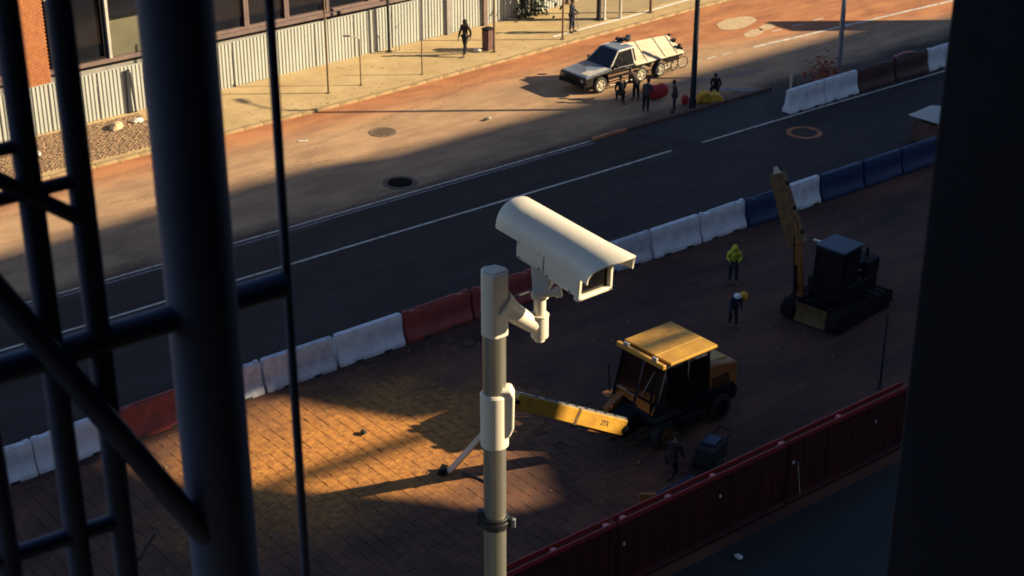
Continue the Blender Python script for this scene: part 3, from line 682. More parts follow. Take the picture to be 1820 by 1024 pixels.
# ---------------------------------------------------------------- people
def skinned(name, verts, edges, radii, m, parent, sub=2, extra=None):
    me = bpy.data.meshes.new(name); me.from_pydata(verts, edges, []); o = bpy.data.objects.new(name, me); C.objects.link(o)
    md = o.modifiers.new('skin', 'SKIN'); md.use_smooth_shade = True
    for i, r in enumerate(radii):
        rr_ = r if isinstance(r, tuple) else (r, r); me.skin_vertices[0].data[i].radius = rr_
        me.skin_vertices[0].data[i].use_root = (i == 0)
    s = o.modifiers.new('sub', 'SUBSURF'); s.levels = sub; s.render_levels = sub
    dg = bpy.context.evaluated_depsgraph_get(); ev = o.evaluated_get(dg); nm = bpy.data.meshes.new_from_object(ev)
    bpy.data.objects.remove(o); bpy.data.meshes.remove(me)
    if extra:
        bm = bmesh.new(); bm.from_mesh(nm); em = extra.mesh('x', m); bm.from_mesh(em); bm.to_mesh(nm); bm.free(); bpy.data.meshes.remove(em)
    nm.polygons.foreach_set('use_smooth', [True] * len(nm.polygons)); nm.materials.clear(); nm.materials.append(m); nm.name = name
    o = bpy.data.objects.new(name, nm); C.objects.link(o); o.parent = parent; return o

def person(label, loc, rz, top='cloth_black', bottom='cloth_black', hat=None, pose='stand', h=1.74, bend=0.0, arms=None, hood=False, long_coat=False):
    """faces local +x"""
    t = thing('person', label, 'person', loc, rz)
    k = h / 1.74
    V_ = lambda x, y, z: Vector((x, y, z)) * k
    pz = .93; hipx = 0
    if pose == 'crouch': pz = .40; hipx = -.22
    if pose == 'kneel': pz = .50; hipx = -.05
    pel = V_(hipx, 0, pz)
    def tor(x, y, z):
        c, s_ = math.cos(bend), math.sin(bend); return pel + V_(x * c + z * s_, y, z * c - x * s_)
    spine = [pel, tor(.0, 0, .16), tor(.0, 0, .34), tor(-.01, 0, .47), tor(.0, 0, .55)]
    hb_ = min(bend, 1.0); head = [tor(.02, 0, .62), tor(.035, 0, .70), tor(.03, 0, .775)]
    def leg(s_):
        y = .1 * s_
        if pose == 'walk': a = .26 * s_; return [pel + V_(0, y * .9, -.02), V_(a * .55 + .05, y, .50), V_(a - (.06 if s_ < 0 else 0), y, .09), V_(a + .14, y * 1.1, .035)]
        if pose == 'crouch': return [pel + V_(.02, y, -.0), V_(.20, y * 1.6, .48), V_(.0, y * 1.4, .09), V_(.16, y * 1.6, .035)]
        if pose == 'kneel' and s_ < 0: return [pel + V_(0, y, -.02), V_(.10, y, .08), V_(-.30, y, .08), V_(-.42, y, .04)]
        if pose == 'kneel': return [pel + V_(0, y, -.02), V_(.36, y * 1.2, .46), V_(.34, y * 1.2, .09), V_(.48, y * 1.2, .035)]
        return [pel + V_(0, y * .9, -.02), V_(.02 + .03 * s_, y * 1.1, .49), V_(-.01 + .05 * s_, y * 1.25, .09), V_(.14 + .05 * s_, y * 1.5, .035)]
    def arm(s_):
        sh = tor(0, .185 * s_, .475)
        if arms == 'down' or arms is None:
            sw = .10 * s_ if pose == 'walk' else .03
            el = tor(-.03 - sw, .235 * s_, .20); wr = el + V_(.06 - sw * .6 + .04, .0, -.25); hd = wr + V_(.02, 0, -.09)
        elif arms == 'front':
            el = tor(.03, .25 * s_, .22); wr = el + V_(.20, -.10 * s_, -.10); hd = wr + V_(.08, -.02 * s_, -.03)
        elif arms == 'reach':
            el = tor(.16, .22 * s_, .24); wr = el + V_(.18, -.03 * s_, -.18); hd = wr + V_(.05, 0, -.07)
        return [sh, el, wr, hd]
    verts = [tuple(p) for p in spine + head]; edges = [(i, i + 1) for i in range(7)]
    rad = [(.125 * k, .105 * k), (.115 * k, .09 * k), (.14 * k, .10 * k), (.085 * k, .075 * k), .052 * k, (.066 * k, .078 * k), (.084 * k, .098 * k), (.062 * k, .075 * k)]
    fingers = MB()
    for s_ in (-1, 1):
        L4 = leg(s_); A4 = arm(s_)
        i = len(verts); verts += [tuple(p) for p in L4]; edges += [(0, i), (i, i + 1), (i + 1, i + 2), (i + 2, i + 3)]; rad += [.085 * k, .056 * k, .04 * k, .032 * k]
        i = len(verts); verts += [tuple(p) for p in A4]; edges += [(3, i), (i, i + 1), (i + 1, i + 2), (i + 2, i + 3)]; rad += [.055 * k, .04 * k, .027 * k, (.034 * k, .018 * k)]
        d = (A4[3] - A4[2]).normalized(); side = d.cross(Vector((0, s_, 0))).normalized(); inn = Vector((0, -s_, 0))
        for q, (o_, ln) in enumerate(((-.027, .062), (-.009, .075), (.009, .078), (.027, .070))):
            p0 = A4[3] + side * o_ * k - d * .01; p1 = p0 + d * ln * .55 * k + inn * .006; p2 = p1 + (d * .8 + inn * .5).normalized() * ln * .5 * k
            fingers.tube([p0, p1, p2], [.009 * k, .008 * k, .006 * k], 6)
        p0 = A4[3] - d * .05 * k + side * .028 * k; fingers.tube([p0, p0 + (side * .7 + d * .6) * .032 * k, p0 + (side * .7 + d * 1.5) * .04 * k], [.011 * k, .009 * k, .007 * k], 6)
    hc = head[1]; fw = Vector((math.cos(bend * .8), 0, -math.sin(bend * .8))); upv = Vector((math.sin(bend * .8), 0, math.cos(bend * .8)))
    nose = MB(); nose.cyl(hc + fw * .088 * k + upv * .005, hc + fw * .112 * k - upv * .02, .008, .014, n=8)
    for s_ in (-1, 1): nose.ell(hc + Vector((0, s_ * .082 * k, 0)), (.018 * k, .008 * k, .03 * k), 8, 5)
    for v, f in ((nose.v, nose.f),): fingers.add(v, f, True)
    skinned('body', verts, edges, rad, M['skin'], t, 2, fingers)
    e = MB()
    for s_ in (-1, 1): e.ell(hc + fw * .086 * k + Vector((0, s_ * .03 * k, 0)) + upv * .014, (.008, .011, .007), 8, 5)
    e.box(hc + fw * .09 * k - upv * .048 * k, (.008, .045 * k, .008)); e.build('face', M['hair'], t)
    # jacket
    jv = [tuple(tor(0, 0, -.10 if not long_coat else -.38)), tuple(tor(0, 0, .05)), tuple(tor(0, 0, .18)), tuple(tor(0, 0, .34)), tuple(tor(-.01, 0, .46)), tuple(tor(0, 0, .53))]
    je = [(i, i + 1) for i in range(5)]; jr = [(.16 * k, .13 * k), (.155 * k, .125 * k), (.15 * k, .12 * k), (.17 * k, .13 * k), (.12 * k, .095 * k), .07 * k]
    for s_ in (-1, 1):
        A4 = arm(s_); i = len(jv); jv += [tuple(A4[0]), tuple(A4[1]), tuple(A4[1] * .08 + A4[2] * .92)]; je += [(4, i), (i, i + 1), (i + 1, i + 2)]; jr += [.075 * k, .06 * k, .046 * k]
    skinned('jacket', jv, je, jr, M[top], t, 2)
    tv = [tuple(pel + V_(0, 0, .03))]; te = []; tr_ = [(.145 * k, .12 * k)]
    for s_ in (-1, 1):
        L4 = leg(s_); i = len(tv); tv += [tuple(L4[0]), tuple(L4[1]), tuple(L4[1] * .1 + L4[2] * .9)]; te += [(0, i), (i, i + 1), (i + 1, i + 2)]; tr_ += [.105 * k, .078 * k, .058 * k]
    skinned('trousers', tv, te, tr_, M[bottom], t, 2)
    for s_ in (-1, 1):
        L4 = leg(s_); b = MB(); mid = (L4[2] + L4[3]) / 2; d = (L4[3] - L4[2]); a = math.atan2(d.y, d.x)
        if d.x < 0: b.ell((mid.x, mid.y, .055), (.12 * k, .045 * k, .045 * k), 10, 6)
        else: b.ell((mid.x + .01, mid.y, .045), (.135 * k, .048 * k, .045 * k), 12, 6)
        b.build('shoe', M['black'], t)
    b = MB()
    if hat == 'helmet':
        b.ell(hc + upv * .05 * k, (.125 * k, .115 * k, .10 * k), 16, 8); b.cyl(hc + upv * .035 * k, hc + upv * .045 * k, .145 * k, .13 * k, n=18); b.build('helmet', M['helmet'], t)
    elif hat == 'hood':
        b.ell(hc + upv * .012 * k - fw * .022, (.112 * k, .112 * k, .135 * k), 14, 9); b.ell(tor(-.05, 0, .56), (.12 * k, .15 * k, .09 * k), 12, 7); b.build('hood', M[top], t)
    else:
        b.ell(hc + upv * .035 * k - fw * .018 * k, (.10 * k, .094 * k, .10 * k), 14, 8); b.build('hair', M['hair'], t)
    return t

pz = .115
person('walker in black hood striding on the far pavement beside the litter bin', (47.3, 62.7, pz), R(200), pose='walk', hat='hood', long_coat=True, h=1.8)
p2 = person('walker in dark coat with a stick on the far pavement, between two thin posts', (53.9, 62.4, pz), R(-60), 'cloth_navy', 'cloth_navy', pose='stand', long_coat=True, arms='front', h=1.74)
b = MB(); b.cyl((0, 0, 0), (-.12, .05, .95), .014, n=8); tag(b.build('walking_stick', M['brownpost'], None, loc=(53.98, 61.95, pz)), 'thin walking stick held by the walker in the dark coat', 'stick')
person('dark figure leaning at the far end of the corrugated fence', (53.6, 65.9, pz), R(100), 'cloth_black', 'cloth_black', bend=.25, h=1.7)
person('worker in a bright yellow jacket looking down, on the site near the white barriers', (38.95, 36.25, .0), R(225), 'hivis', 'cloth_navy', 'hood', 'stand', h=1.66, bend=.42, arms='front')
person('worker with a white helmet and amber shoulder, bending between the two machines', (36.55, 33.9, .0), R(240), 'cloth_navy', 'cloth_black', 'helmet', 'stand', h=1.48, bend=.55, arms='reach')
b = MB(); b.ell((0, 0, 0), (.13, .16, .17), 12, 8); tag(b.build('shoulder_bag', M['amber'], None, loc=(36.80, 33.72, 1.12)), 'amber bag on the back of the bending worker in the white helmet', 'bag')
person('crouching figure in black nearest the truck running board', (48.75, 52.95, .012), R(60), 'cloth_black', 'cloth_black', pose='kneel', bend=.2, arms='reach', h=1.72)
person('figure in brown standing bent by the rear truck wheel', (49.5, 52.75, .012), R(90), 'cloth_brown', 'cloth_black', bend=.7, arms='reach', h=1.6)
person('figure in a grey top and dark trousers left of the red bundle', (48.75, 51.3, .012), R(30), 'cloth_grey', 'cloth_black', bend=.5, arms='reach', h=1.55)
person('slim figure in brown standing between the red bundle and the black lamp post', (49.75, 50.5, .012), R(150), 'cloth_brown', 'cloth_navy', bend=.05, h=1.5)
person('small dark figure crouching behind the yellow heap', (52.75, 50.95, .012), R(210), 'cloth_black', 'cloth_black', pose='crouch', bend=.3, arms='front', h=1.6)
person('dark kneeling figure working beside the red hoarding', (28.6, 28.5, .0), R(20), 'cloth_black', 'cloth_black', None, 'kneel', h=1.7, bend=.4, arms='reach')

# bundles on the road
b = MB(); b.ell((0, 0, .34), (.62, .30, .32), 18, 10); b.ell((.3, .05, .42), (.34, .28, .30), 14, 8); b.ell((-.25, 0, .45), (.25, .24, .22), 14, 8)
o = b.build('red_bundle', M['redcloth'], None, loc=(50.3, 52.35, .012), rot=(0, 0, R(-35))); tag(o, 'bright red cloth bundle lying on the road behind the crouching figures', 'bundle')
b = MB(); b.ell((0, 0, .22), (.2, .16, .24), 12, 8); tag(b.build('red_sack', M['redcloth'], None, loc=(50.85, 50.95, .012)), 'small red sack just left of the black lamp post', 'sack')
b = MB(); b.prism([(-.68, 0), (.68, 0), (.50, .32), (.30, .42), (.05, .36), (-.15, .52), (-.45, .40)], -.3, .3, 'xz')
o = b.build('yellow_heap', M['yelcloth'], None, bevel=.07, seg=3, loc=(52.0, 50.55, .012), rot=(0, 0, R(-32))); tag(o, 'yellow tarpaulin heap just right of the black lamp post', 'tarpaulin')

# ---------------------------------------------------------------- old pick-up truck with canvas load cover
def wheel(parent, x, y, r=.38, wd=.24, rimr=.25, rm='rim'):
    b = MB(); n = 28; rings = []
    for yy, rr_ in ((-wd / 2, r - .06), (-wd / 2 + .03, r - .01), (-.04, r), (.04, r), (wd / 2 - .03, r - .01), (wd / 2, r - .06), (wd / 2 - .01, rimr), (-wd / 2 + .01, rimr)):
        rings.append([(rr_ * math.cos(2 * math.pi * i / n), yy, rr_ * math.sin(2 * math.pi * i / n)) for i in range(n)])
    b.loft(rings + [rings[0]], cap=False)
    t = b.build('wheel', M['tyre'], parent, loc=(x, y, r))
    b = MB(); s_ = 1 if y > 0 else -1
    b.cyl((0, s_ * (wd / 2 - .05), 0), (0, s_ * (wd / 2 - .09), 0), rimr, n=24)
    for i in range(6):
        a = i * math.pi / 3; b.box((math.cos(a) * rimr * .55, s_ * (wd / 2 - .03), math.sin(a) * rimr * .55), (rimr * .9, .03, .055), (0, -a, 0))
    b.cyl((0, s_ * (wd / 2 - .06), 0), (0, s_ * (wd / 2 + .01), 0), .07, n=14)
    n = 24; b.loft([[(rr_ * math.cos(2 * math.pi * i / n), yy * s_, rr_ * math.sin(2 * math.pi * i / n)) for i in range(n)] for yy, rr_ in ((wd / 2 - .05, rimr), (wd / 2 + .005, rimr), (wd / 2 + .005, rimr - .035), (wd / 2 - .05, rimr - .035))], cap=False)
    b.build('rim', M[rm], t); return t
tk = thing('pickup_truck', 'old black and white pick-up truck with four axle wheels showing and a ribbed canvas cover', 'truck', (51.0, 55.42, .012), R(180))
tk['label'] = 'old black and white pick-up truck with a ribbed pale canvas cover'
hw = .92
# lower body
b = MB(); b.prism([(2.98, .42), (3.02, .62), (3.0, .84), (1.55, .98), (.95, 1.02), (-.1, 1.0), (-2.9, .90), (-2.9, .62), (-2.1, .62), (-2.0, .85), (-1.15, .85), (-1.05, .62), (-.95, .62), (-.85, .86), (.0, .86), (.1, .48), (1.62, .46), (1.72, .84), (2.5, .84), (2.6, .44)], -hw, hw, 'xz')
b.build('body', M['truckblk'], tk, bevel=.03)
b = MB(); b.add([(2.97, -hw + .02, .86), (2.97, hw - .02, .86), (1.45, hw - .02, 1.015), (1.45, -hw + .02, 1.015), (2.9, -hw + .1, .90), (2.9, hw - .1, .90), (1.5, hw - .08, 1.055), (1.5, -hw + .08, 1.055)], [(4, 5, 6, 7), (0, 1, 5, 4), (1, 2, 6, 5), (2, 3, 7, 6), (3, 0, 4, 7), (0, 3, 2, 1)])
b.build('bonnet', M['truckblue'], tk, bevel=.015)
b = MB(); b.add([(2.8, .3, .925), (2.75, hw - .07, .928), (1.6, hw - .05, 1.06), (1.6, .62, 1.065), (2.1, .55, 1.01), (2.35, .28, .975)], [(0, 1, 2, 3, 4, 5)]); b.build('bonnet_sun_patch', M['truckwhite'], tk)  # pale patch painted as sunlight falling on the bonnet
# cab: pillars, roof, glass
def quad(b, p, th=.03):
    p = [Vector(q) for q in p]; nrm = (p[1] - p[0]).cross(p[2] - p[0]).normalized() * th; b.add([tuple(q) for q in p] + [tuple(q - nrm) for q in p], [(0, 1, 2, 3), (7, 6, 5, 4), (0, 4, 5, 1), (1, 5, 6, 2), (2, 6, 7, 3), (3, 7, 4, 0)])
def rect(x0, x1, y, z): return [(x0, -y, z), (x1, -y, z), (x1, y, z), (x0, y, z)]
b = MB(); b.loft([rect(-.2, 1.46, .86, .98), rect(-.2, 1.1, .72, 1.34), rect(-.2, .76, .60, 1.66)], smooth=False); b.build('cab', M['cabglass'], tk, bevel=.03)
b = MB(); b.loft([rect(-.26, .80, .62, 1.655), rect(-.24, .72, .56, 1.72)], smooth=False); b.build('roof', M['truckblue'], tk, bevel=.03, seg=3)
for s_ in (-1, 1):
    for p_, q_, r_ in (((1.48, .85, 1.0), (.78, .60, 1.67), .035), ((.0, .87, .98), (.0, .62, 1.66), .045), ((.78, .61, 1.665), (-.2, .61, 1.69), .04)):
        b = MB(); b.cyl((p_[0], s_ * p_[1], p_[2]), (q_[0], s_ * q_[1], q_[2]), r_, n=8); b.build('pillar', M['truckwhite'], tk)
b = MB(); quad(b, [(1.43, -.74, 1.045), (1.43, .74, 1.045), (.80, .54, 1.635), (.80, -.54, 1.635)], .02); b.build('windscreen', M['glass'], tk)
b = MB(); quad(b, [(1.28, .865, 1.03), (.07, .865, 1.03), (.07, .665, 1.56), (.86, .665, 1.56)], .02); b.build('side_window', M['lens'], tk)
for s_ in (-1, 1): b = MB(); b.box((1.2, s_ * (hw + .06), 1.12), (.06, .16, .16)); b.build('mirror', M['black'], tk, bevel=.02)
b = MB(); b.box((3.03, 0, .48), (.14, 1.8, .16)); b.build('bumper', M['dsteel'], tk, bevel=.03)
b = MB(); b.box((3.01, 0, .70), (.05, 1.0, .18)); b.build('grille', M['dsteel'], tk, bevel=.01)
for s_ in (-1, 1): b = MB(); b.cyl((2.98, s_ * .68, .70), (3.05, s_ * .68, .70), .09, n=16); b.build('headlight', M['steel'], tk)
b = MB(); b.box((3.05, .45, .50), (.03, .36, .1)); b.build('number_plate', M['steel'], tk)
for z, y in ((.40, .05), (.50, .02), (.30, .09)):
    b = MB(); b.box((.85, hw + y, z), (1.55, .05, .045)); b.build('side_step', M['strip'] if z != .30 else M['rim'], tk, bevel=.008)
b = MB(); b.box((.7, hw + .005, .72), (1.9, .02, .04)); b.build('trim', M['strip'], tk)
b = MB(); b.box((.45, hw + .012, .90), (.14, .02, .03)); b.build('door_handle', M['steel'], tk)
# load cover: sloping canvas over lengthwise boards
def pk(x, s_, side, lift=0):
    z0 = .92; z1 = 1.72 - .045 * max(0, -x); return (x, side * (.97 - .95 * s_), z0 + (z1 - z0) * s_ + lift + .010 * noise.noise((x * 2.3, s_ * 5, side)))
for side in (1, -1):
    for k_, (sa, sb, xa, xb) in enumerate(((-.02, .27, -.02, -3.12), (.25, .52, -.02, -3.06), (.50, .77, -.04, -3.0), (.75, 1.0, .10, -2.93))):
        b = MB(); xs_ = [xa + (xb - xa) * t / 14 for t in range(15)]; th_ = .03
        b.loft([[pk(x, sa, side, .045), pk(x, (sa + sb) / 2, side, .052), pk(x, sb, side, .018), pk(x, sb, side, .018 - th_), pk(x, sa, side, .045 - th_)] for x in xs_])
        b.build('cover_board', M['canvas'], tk)
b = MB(); b.loft([[(x, -.93, .92), (x, .93, .92), (x, 0, 1.66 - .045 * max(0, -x))] for x in (-.1, -2.9)], smooth=False); b.build('load', M['dsteel'], tk)
for x_ in (-.75, -1.9, -2.7):
    b = MB(); b.tube([pk(x_, t / 5, 1, .065) for t in range(6)], .013, 6); b.build('strap', M['cloth_brown'], tk)
b = MB(); b.box((-1.45, 0, .86), (3.2, hw * 2 + .08, .09)); b.build('load_bed', M['dsteel'], tk, bevel=.01)
b = MB(); b.box((-3.10, 0, 1.0), (.06, hw * 1.9, .34)); b.build('tailboard', M['dsteel'], tk, bevel=.02)
for i in range(5): b = MB(); b.box((-3.0 + .01 * i, .75 - .37 * i, 1.22 + .1 * math.sin(i) + .25 * (1 - abs(i - 2) / 2)), (.16, .12, .2), (i, .3 * i, .4)); b.build('tie_gear', M['dsteel'], tk)
for x in (2.1, -.43, -1.6):
    for s_ in (1, -1): wheel(tk, x, s_ * (hw - .10))
# gear lying on the truck roof
b = MB()
for i in range(7): b.ell((random.uniform(-.9, -.1), random.uniform(-.5, -.05), 1.80 + random.uniform(0, .08)), (.16, .12, .10), 10, 6)
tag(b.build('roof_luggage', M['cloth_navy'], None, loc=(51.0, 55.42, .012), rot=(0, 0, R(180))), 'dark bundles piled on the roof of the pick-up truck', 'luggage')
# bicycles leaning behind the rear wheel
def bicycle(label, loc, rz):
    t = thing('bicycle', label, 'bicycle', loc, rz, 'bicycles behind the truck'); n = 22
    for x in (-.42, .42):
        b = MB(); b.tube([(.28 * math.cos(2 * math.pi * i / n), 0, .28 * math.sin(2 * math.pi * i / n)) for i in range(n + 1)], .022, 6)
        wl = b.build('wheel', M['tyre'], t, loc=(x, 0, .30)); b = MB()
        for i in range(10): a = 2 * math.pi * i / 10; b.cyl((0, 0, 0), (.27 * math.cos(a), 0, .27 * math.sin(a)), .006, n=5)
        b.build('spokes', M['rim'], wl)
    b = MB()
    for p, q in (((-.42, 0, .30), (-.1, 0, .30)), ((-.1, 0, .3), (-.18, 0, .72)), ((-.42, 0, .3), (-.16, 0, .66)), ((-.1, 0, .3), (.30, 0, .70)), ((-.16, 0, .66), (.30, 0, .72)), ((.42, 0, .3), (.28, 0, .82))): b.cyl(p, q, .018, n=8)
    b.build('frame', M['rim'], t)
    b = MB(); b.box((-.19, 0, .76), (.24, .12, .05)); b.build('saddle', M['black'], t, bevel=.02)
    b = MB(); b.tube([(.32, -.24, .86), (.28, -.1, .88), (.28, .1, .88), (.32, .24, .86)], .014, 6); b.build('handlebar', M['steel'], t)
bicycle('bicycle leaning close against the rear wheel of the pick-up truck', (53.45, 54.72, .012), R(12)); bicycle('bicycle leaning farther back, under the tail of the canvas cover', (54.05, 54.95, .012), R(-14))

# ---------------------------------------------------------------- yellow wheeled digger (nearest machine)
bh = thing('wheeled_digger', 'yellow wheeled digger with a boxy dark cab, its jib stretched out to the left', 'digger', (30.9, 30.65, 0), R(180))
# local: x forward (left in the picture), +y = toward the viewer
b = MB(); b.prism([(1.75, .55), (1.95, .85), (1.9, 1.1), (1.2, 1.15), (-1.5, 1.1), (-1.7, .8), (-1.6, .5)], -.8, .8, 'xz'); b.build('chassis', M['dsteel'], bh, bevel=.04)
b = MB(); b.prism([(1.88, 1.0), (1.85, 1.10), (-.36, 1.10), (-.38, 1.0)], -.9, .9, 'xz'); b.prism([(-.37, 1.1), (-.34, 1.75), (-.28, 1.75), (-.30, 1.1)], -.88, .88, 'xz'); b.build('cab', M['dsteel'], bh, bevel=.01)
for sy in (-1, 1):
    for p_, q_ in (((1.85, 1.05), (1.44, 2.6)), ((.56, 1.05), (.56, 2.6)), ((-.34, 1.05), (-.28, 2.6))):
        b = MB(); b.cyl((p_[0], sy * .87, p_[1]), (q_[0], sy * .87, q_[1]), .045, n=10); b.build('pillar', M['dsteel'], bh)
b = MB(); b.prism([(1.3, 1.1), (1.25, 1.38), (.62, 1.38), (.62, 1.1)], .84, .895, 'xz'); b.build('door_panel', M['dsteel'], bh, bevel=.01)
b = MB(); b.box((.25, 0, 1.35), (.55, .55, .16)); b.box((-.0, 0, 1.75), (.16, .52, .75), (0, -.12, 0)); b.build('seat', M['black'], bh, bevel=.05)
b = MB(); b.box((1.25, 0, 1.35), (.28, .5, .5)); b.build('console', M['dsteel'], bh, bevel=.03)
b = MB(); b.tube([(.95 + .17 * math.cos(t * .52) * .5, .19 * math.sin(t * .52), 1.72 + .17 * math.cos(t * .52) * .8) for t in range(13)], .014, 6); b.cyl((1.1, 0, 1.5), (.95, 0, 1.72), .02, n=8); b.build('steering_wheel', M['black'], bh)
for sy in (-.3, .3): b = MB(); b.cyl((.62, sy, 1.2), (.68, sy, 1.62), .015, n=6); b.ell((.68, sy, 1.64), (.03, .03, .04), 8, 5); b.build('lever', M['steel'], bh)
b = MB(); b.box((.1, .35, 1.62), (.2, .22, .3), (.2, .3, 0)); b.build('jacket', M['redcloth'], bh, bevel=.05)
def sl(z): return 1.85 - (z - 1.0) * (.43 / 1.6) + .006
for y0_, y1_, nm in ((-.82, -.05, 'a'), (.05, .82, 'b')):
    b = MB(); quad(b, [(sl(1.45), y0_, 1.45), (sl(1.45), y1_, 1.45), (sl(2.5), y1_, 2.5), (sl(2.5), y0_, 2.5)], .02); b.build('windscreen', M['clearglass'], bh)
    b = MB(); quad(b, [(sl(1.05), y0_, 1.05), (sl(1.05), y1_, 1.05), (sl(1.38), y1_, 1.38), (sl(1.38), y0_, 1.38)], .02); b.build('lower_window', M['clearglass'], bh)
for x0_, x1_ in ((.62, 1.38), (-.26, .5)):
    b = MB(); quad(b, [(x1_, .915, 1.35), (x0_, .915, 1.35), (x0_, .915, 2.45), (x1_, .915, 2.45)], .02); b.build('side_window', M['clearglass'], bh)
b = MB(); b.cyl((sl(1.5) + .02, .25, 1.5), (sl(2.3) + .02, .50, 2.3), .014, n=6); b.build('wiper', M['steel'], bh)
for i, (ya, yb) in enumerate(((-.98, -.36), (-.34, .34), (.36, .98))):
    b = MB(); b.box((.42, (ya + yb) / 2, 2.675), (1.86, yb - ya, .09)); b.build('roof_panel', M['ypaint'], bh, bevel=.015)
b = MB(); b.box((.5, 0, 2.615), (2.25, 1.94, .06)); b.build('roof_base', M['dsteel'], bh, bevel=.01)
b = MB(); b.box((1.60, 0, 2.67), (.13, 1.98, .14)); b.build('visor', M['ypaint'], bh, bevel=.02)
b = MB(); b.prism([(-.42, .85), (-.42, 1.86), (-.7, 1.90), (-1.6, 1.74), (-1.74, 1.6), (-1.74, .85)], -1.0, .72, 'xz'); b.build('engine_cover', M['ypaint2'], bh, bevel=.08, seg=3)
for i in range(6): b = MB(); b.box((-1.0, .73, 1.05 + i * .075), (.7, .02, .03)); b.build('vent_slat', M['dsteel'], bh)
b = MB(); b.cyl((-.6, -.5, 1.85), (-.6, -.5, 2.25), .05, n=12); b.build('exhaust', M['dsteel'], bh)
for sy in (-.6, .6): b = MB(); b.box((1.62, sy, 2.79), (.10, .2, .12)); b.build('work_light', M['steel'], bh, bevel=.02)
b = MB(); b.box((.5, 1.02, .62), (1.0, .22, .36)); b.build('side_tank', M['dsteel'], bh, bevel=.05)
for z_ in (.35, .82): b = MB(); b.box((1.0, 1.12, z_), (.4, .14, .03)); b.build('step', M['dsteel'], bh)
b = MB(); b.prism([(-.50, 1.88), (-1.52, 1.77), (-1.52, 1.80), (-.50, 1.92)], -.82, .45, 'xz'); b.build('engine_lid', M['ypaint'], bh, bevel=.02)
for x in (1.45, -1.25):
    for s_ in (-1, 1): wheel(bh, x if x > 0 else -.95, s_ * (.92 if x > 0 else .72), .44 if x > 0 else .42, .34, .24, 'brown_steel' if x > 0 else 'dsteel')
for s_ in (-1, 1): b = MB(); b.box((1.5, s_ * .98, 1.08), (1.1, .36, .06)); b.build('mudguard', M['dsteel'] if s_ > 0 else M['ypaint2'], bh, bevel=.02)
b = MB(); b.box((2.1, -.55, 1.05), (.8, .22, .2), (0, .25, .2)); b.box((2.3, -.5, .85), (.7, .06, .06), (0, .25, .2)); b.build('hydraulic_ram', M['ypaint2'], bh, bevel=.02)
b = MB(); b.box((2.2, .0, .75), (.9, .9, .5), (0, .2, 0), .8); b.build('jib_mount', M['dsteel'], bh, bevel=.05)
b = MB(); b.box((1.8, .7, 1.3), (.05, .05, 1.1)); b.cyl((1.95, -.9, 1.2), (1.98, -.95, 2.1), .02, n=6); b.build('mirror_arm', M['dsteel'], bh)
# jib: world coordinates converted to local
def loc_(X, Y, z): return Vector((30.9 - X, 30.65 - Y, z))
a_ = loc_(28.05, 30.0, 1.05); c_ = loc_(23.95, 29.8, 3.45)
dj = (c_ - a_).normalized(); sj = dj.cross(Vector((0, 0, 1))).normalized(); uj = sj.cross(dj)
def beam(b, p, q, w0, h0, w1, h1):
    d = (q - p).normalized(); s_ = d.cross(Vector((0, 0, 1))).normalized(); u = s_.cross(d)
    rg = lambda o, ww, hh: [tuple(o + s_ * x * ww / 2 + u * z * hh / 2) for x, z in ((-1, -1), (1, -1), (1, 1), (-1, 1))]
    b.loft([rg(p, w0, h0), rg(q, w1, h1)], smooth=False)
b = MB(); beam(b, a_, c_, .24, .46, .22, .42); jib = b.build('jib', M['ypaint'], bh, bevel=.015)
b = MB(); beam(b, a_ + uj * .245, c_ + uj * .225, .17, .03, .14, .03); b.build('jib_plate', M['steel'], bh)
b = MB(); 
for i in range(9): p = a_.lerp(c_, .12 + i * .09) + uj * (.262 - .002 * i); b.box(p, (.10, .09, .05), (0, .3, .3 * i))
b.tube([a_ + uj * .27, a_.lerp(c_, .5) + uj * .25 + sj * .04, c_ + uj * .2], .022, 6); b.build('hose', M['black'], bh)
b = MB(); b.cyl(a_ + Vector((.25, 0, -.15)), a_.lerp(c_, .30) - uj * .30, .055, n=12); b.build('ram_cylinder', M['ypaint2'], bh)
b = MB(); b.cyl(a_.lerp(c_, .30) - uj * .30, a_.lerp(c_, .52) - uj * .20, .03, n=10); b.build('ram_rod', M['steel'], bh)
b = MB(); p_ = a_.lerp(c_, .46); beam(b, p_ - dj * .05, p_ + dj * .05, .27, .48, .26, .47); b.build('jib_band', M['brown_steel'], bh)
for q_, hw_, r_ in ((c_, .16, .06), (a_, .18, .09)): b = MB(); b.cyl(q_ - sj * hw_, q_ + sj * hw_, r_, n=12); b.build('pivot_pin', M['dsteel'], bh)
b = MB(); beam(b, c_ + Vector((0, 0, .05)), c_ + Vector((.25, .15, -.55)), .16, .24, .12, .2); b.build('jib_knuckle', M['ypaint'], bh, bevel=.01)
cv = bpy.data.curves.new('lettering', 'FONT'); cv.body = '2TX'; cv.size = .21; cv.extrude = .004; cv.align_x = 'CENTER'; cv.align_y = 'CENTER'
to = bpy.data.objects.new('lettering', cv); C.objects.link(to); dg = bpy.context.evaluated_depsgraph_get(); tm = bpy.data.meshes.new_from_object(to.evaluated_get(dg)); bpy.data.objects.remove(to)
tm.materials.append(M['soot']); to = bpy.data.objects.new('lettering', tm); C.objects.link(to); to.parent = bh
fc = -sj if sj.y < 0 else sj          # side facing the viewer (+y local)
xax = -dj if (dj.x > 0) else dj       # reads left to right seen from +y: local x runs to the picture's left
pc = a_.lerp(c_, .2) + fc * .121
zax = fc; yax = zax.cross(xax).normalized()
to.matrix_local = Matrix(((xax.x, yax.x, zax.x, pc.x), (xax.y, yax.y, zax.y, pc.y), (xax.z, yax.z, zax.z, pc.z), (0, 0, 0, 1)))
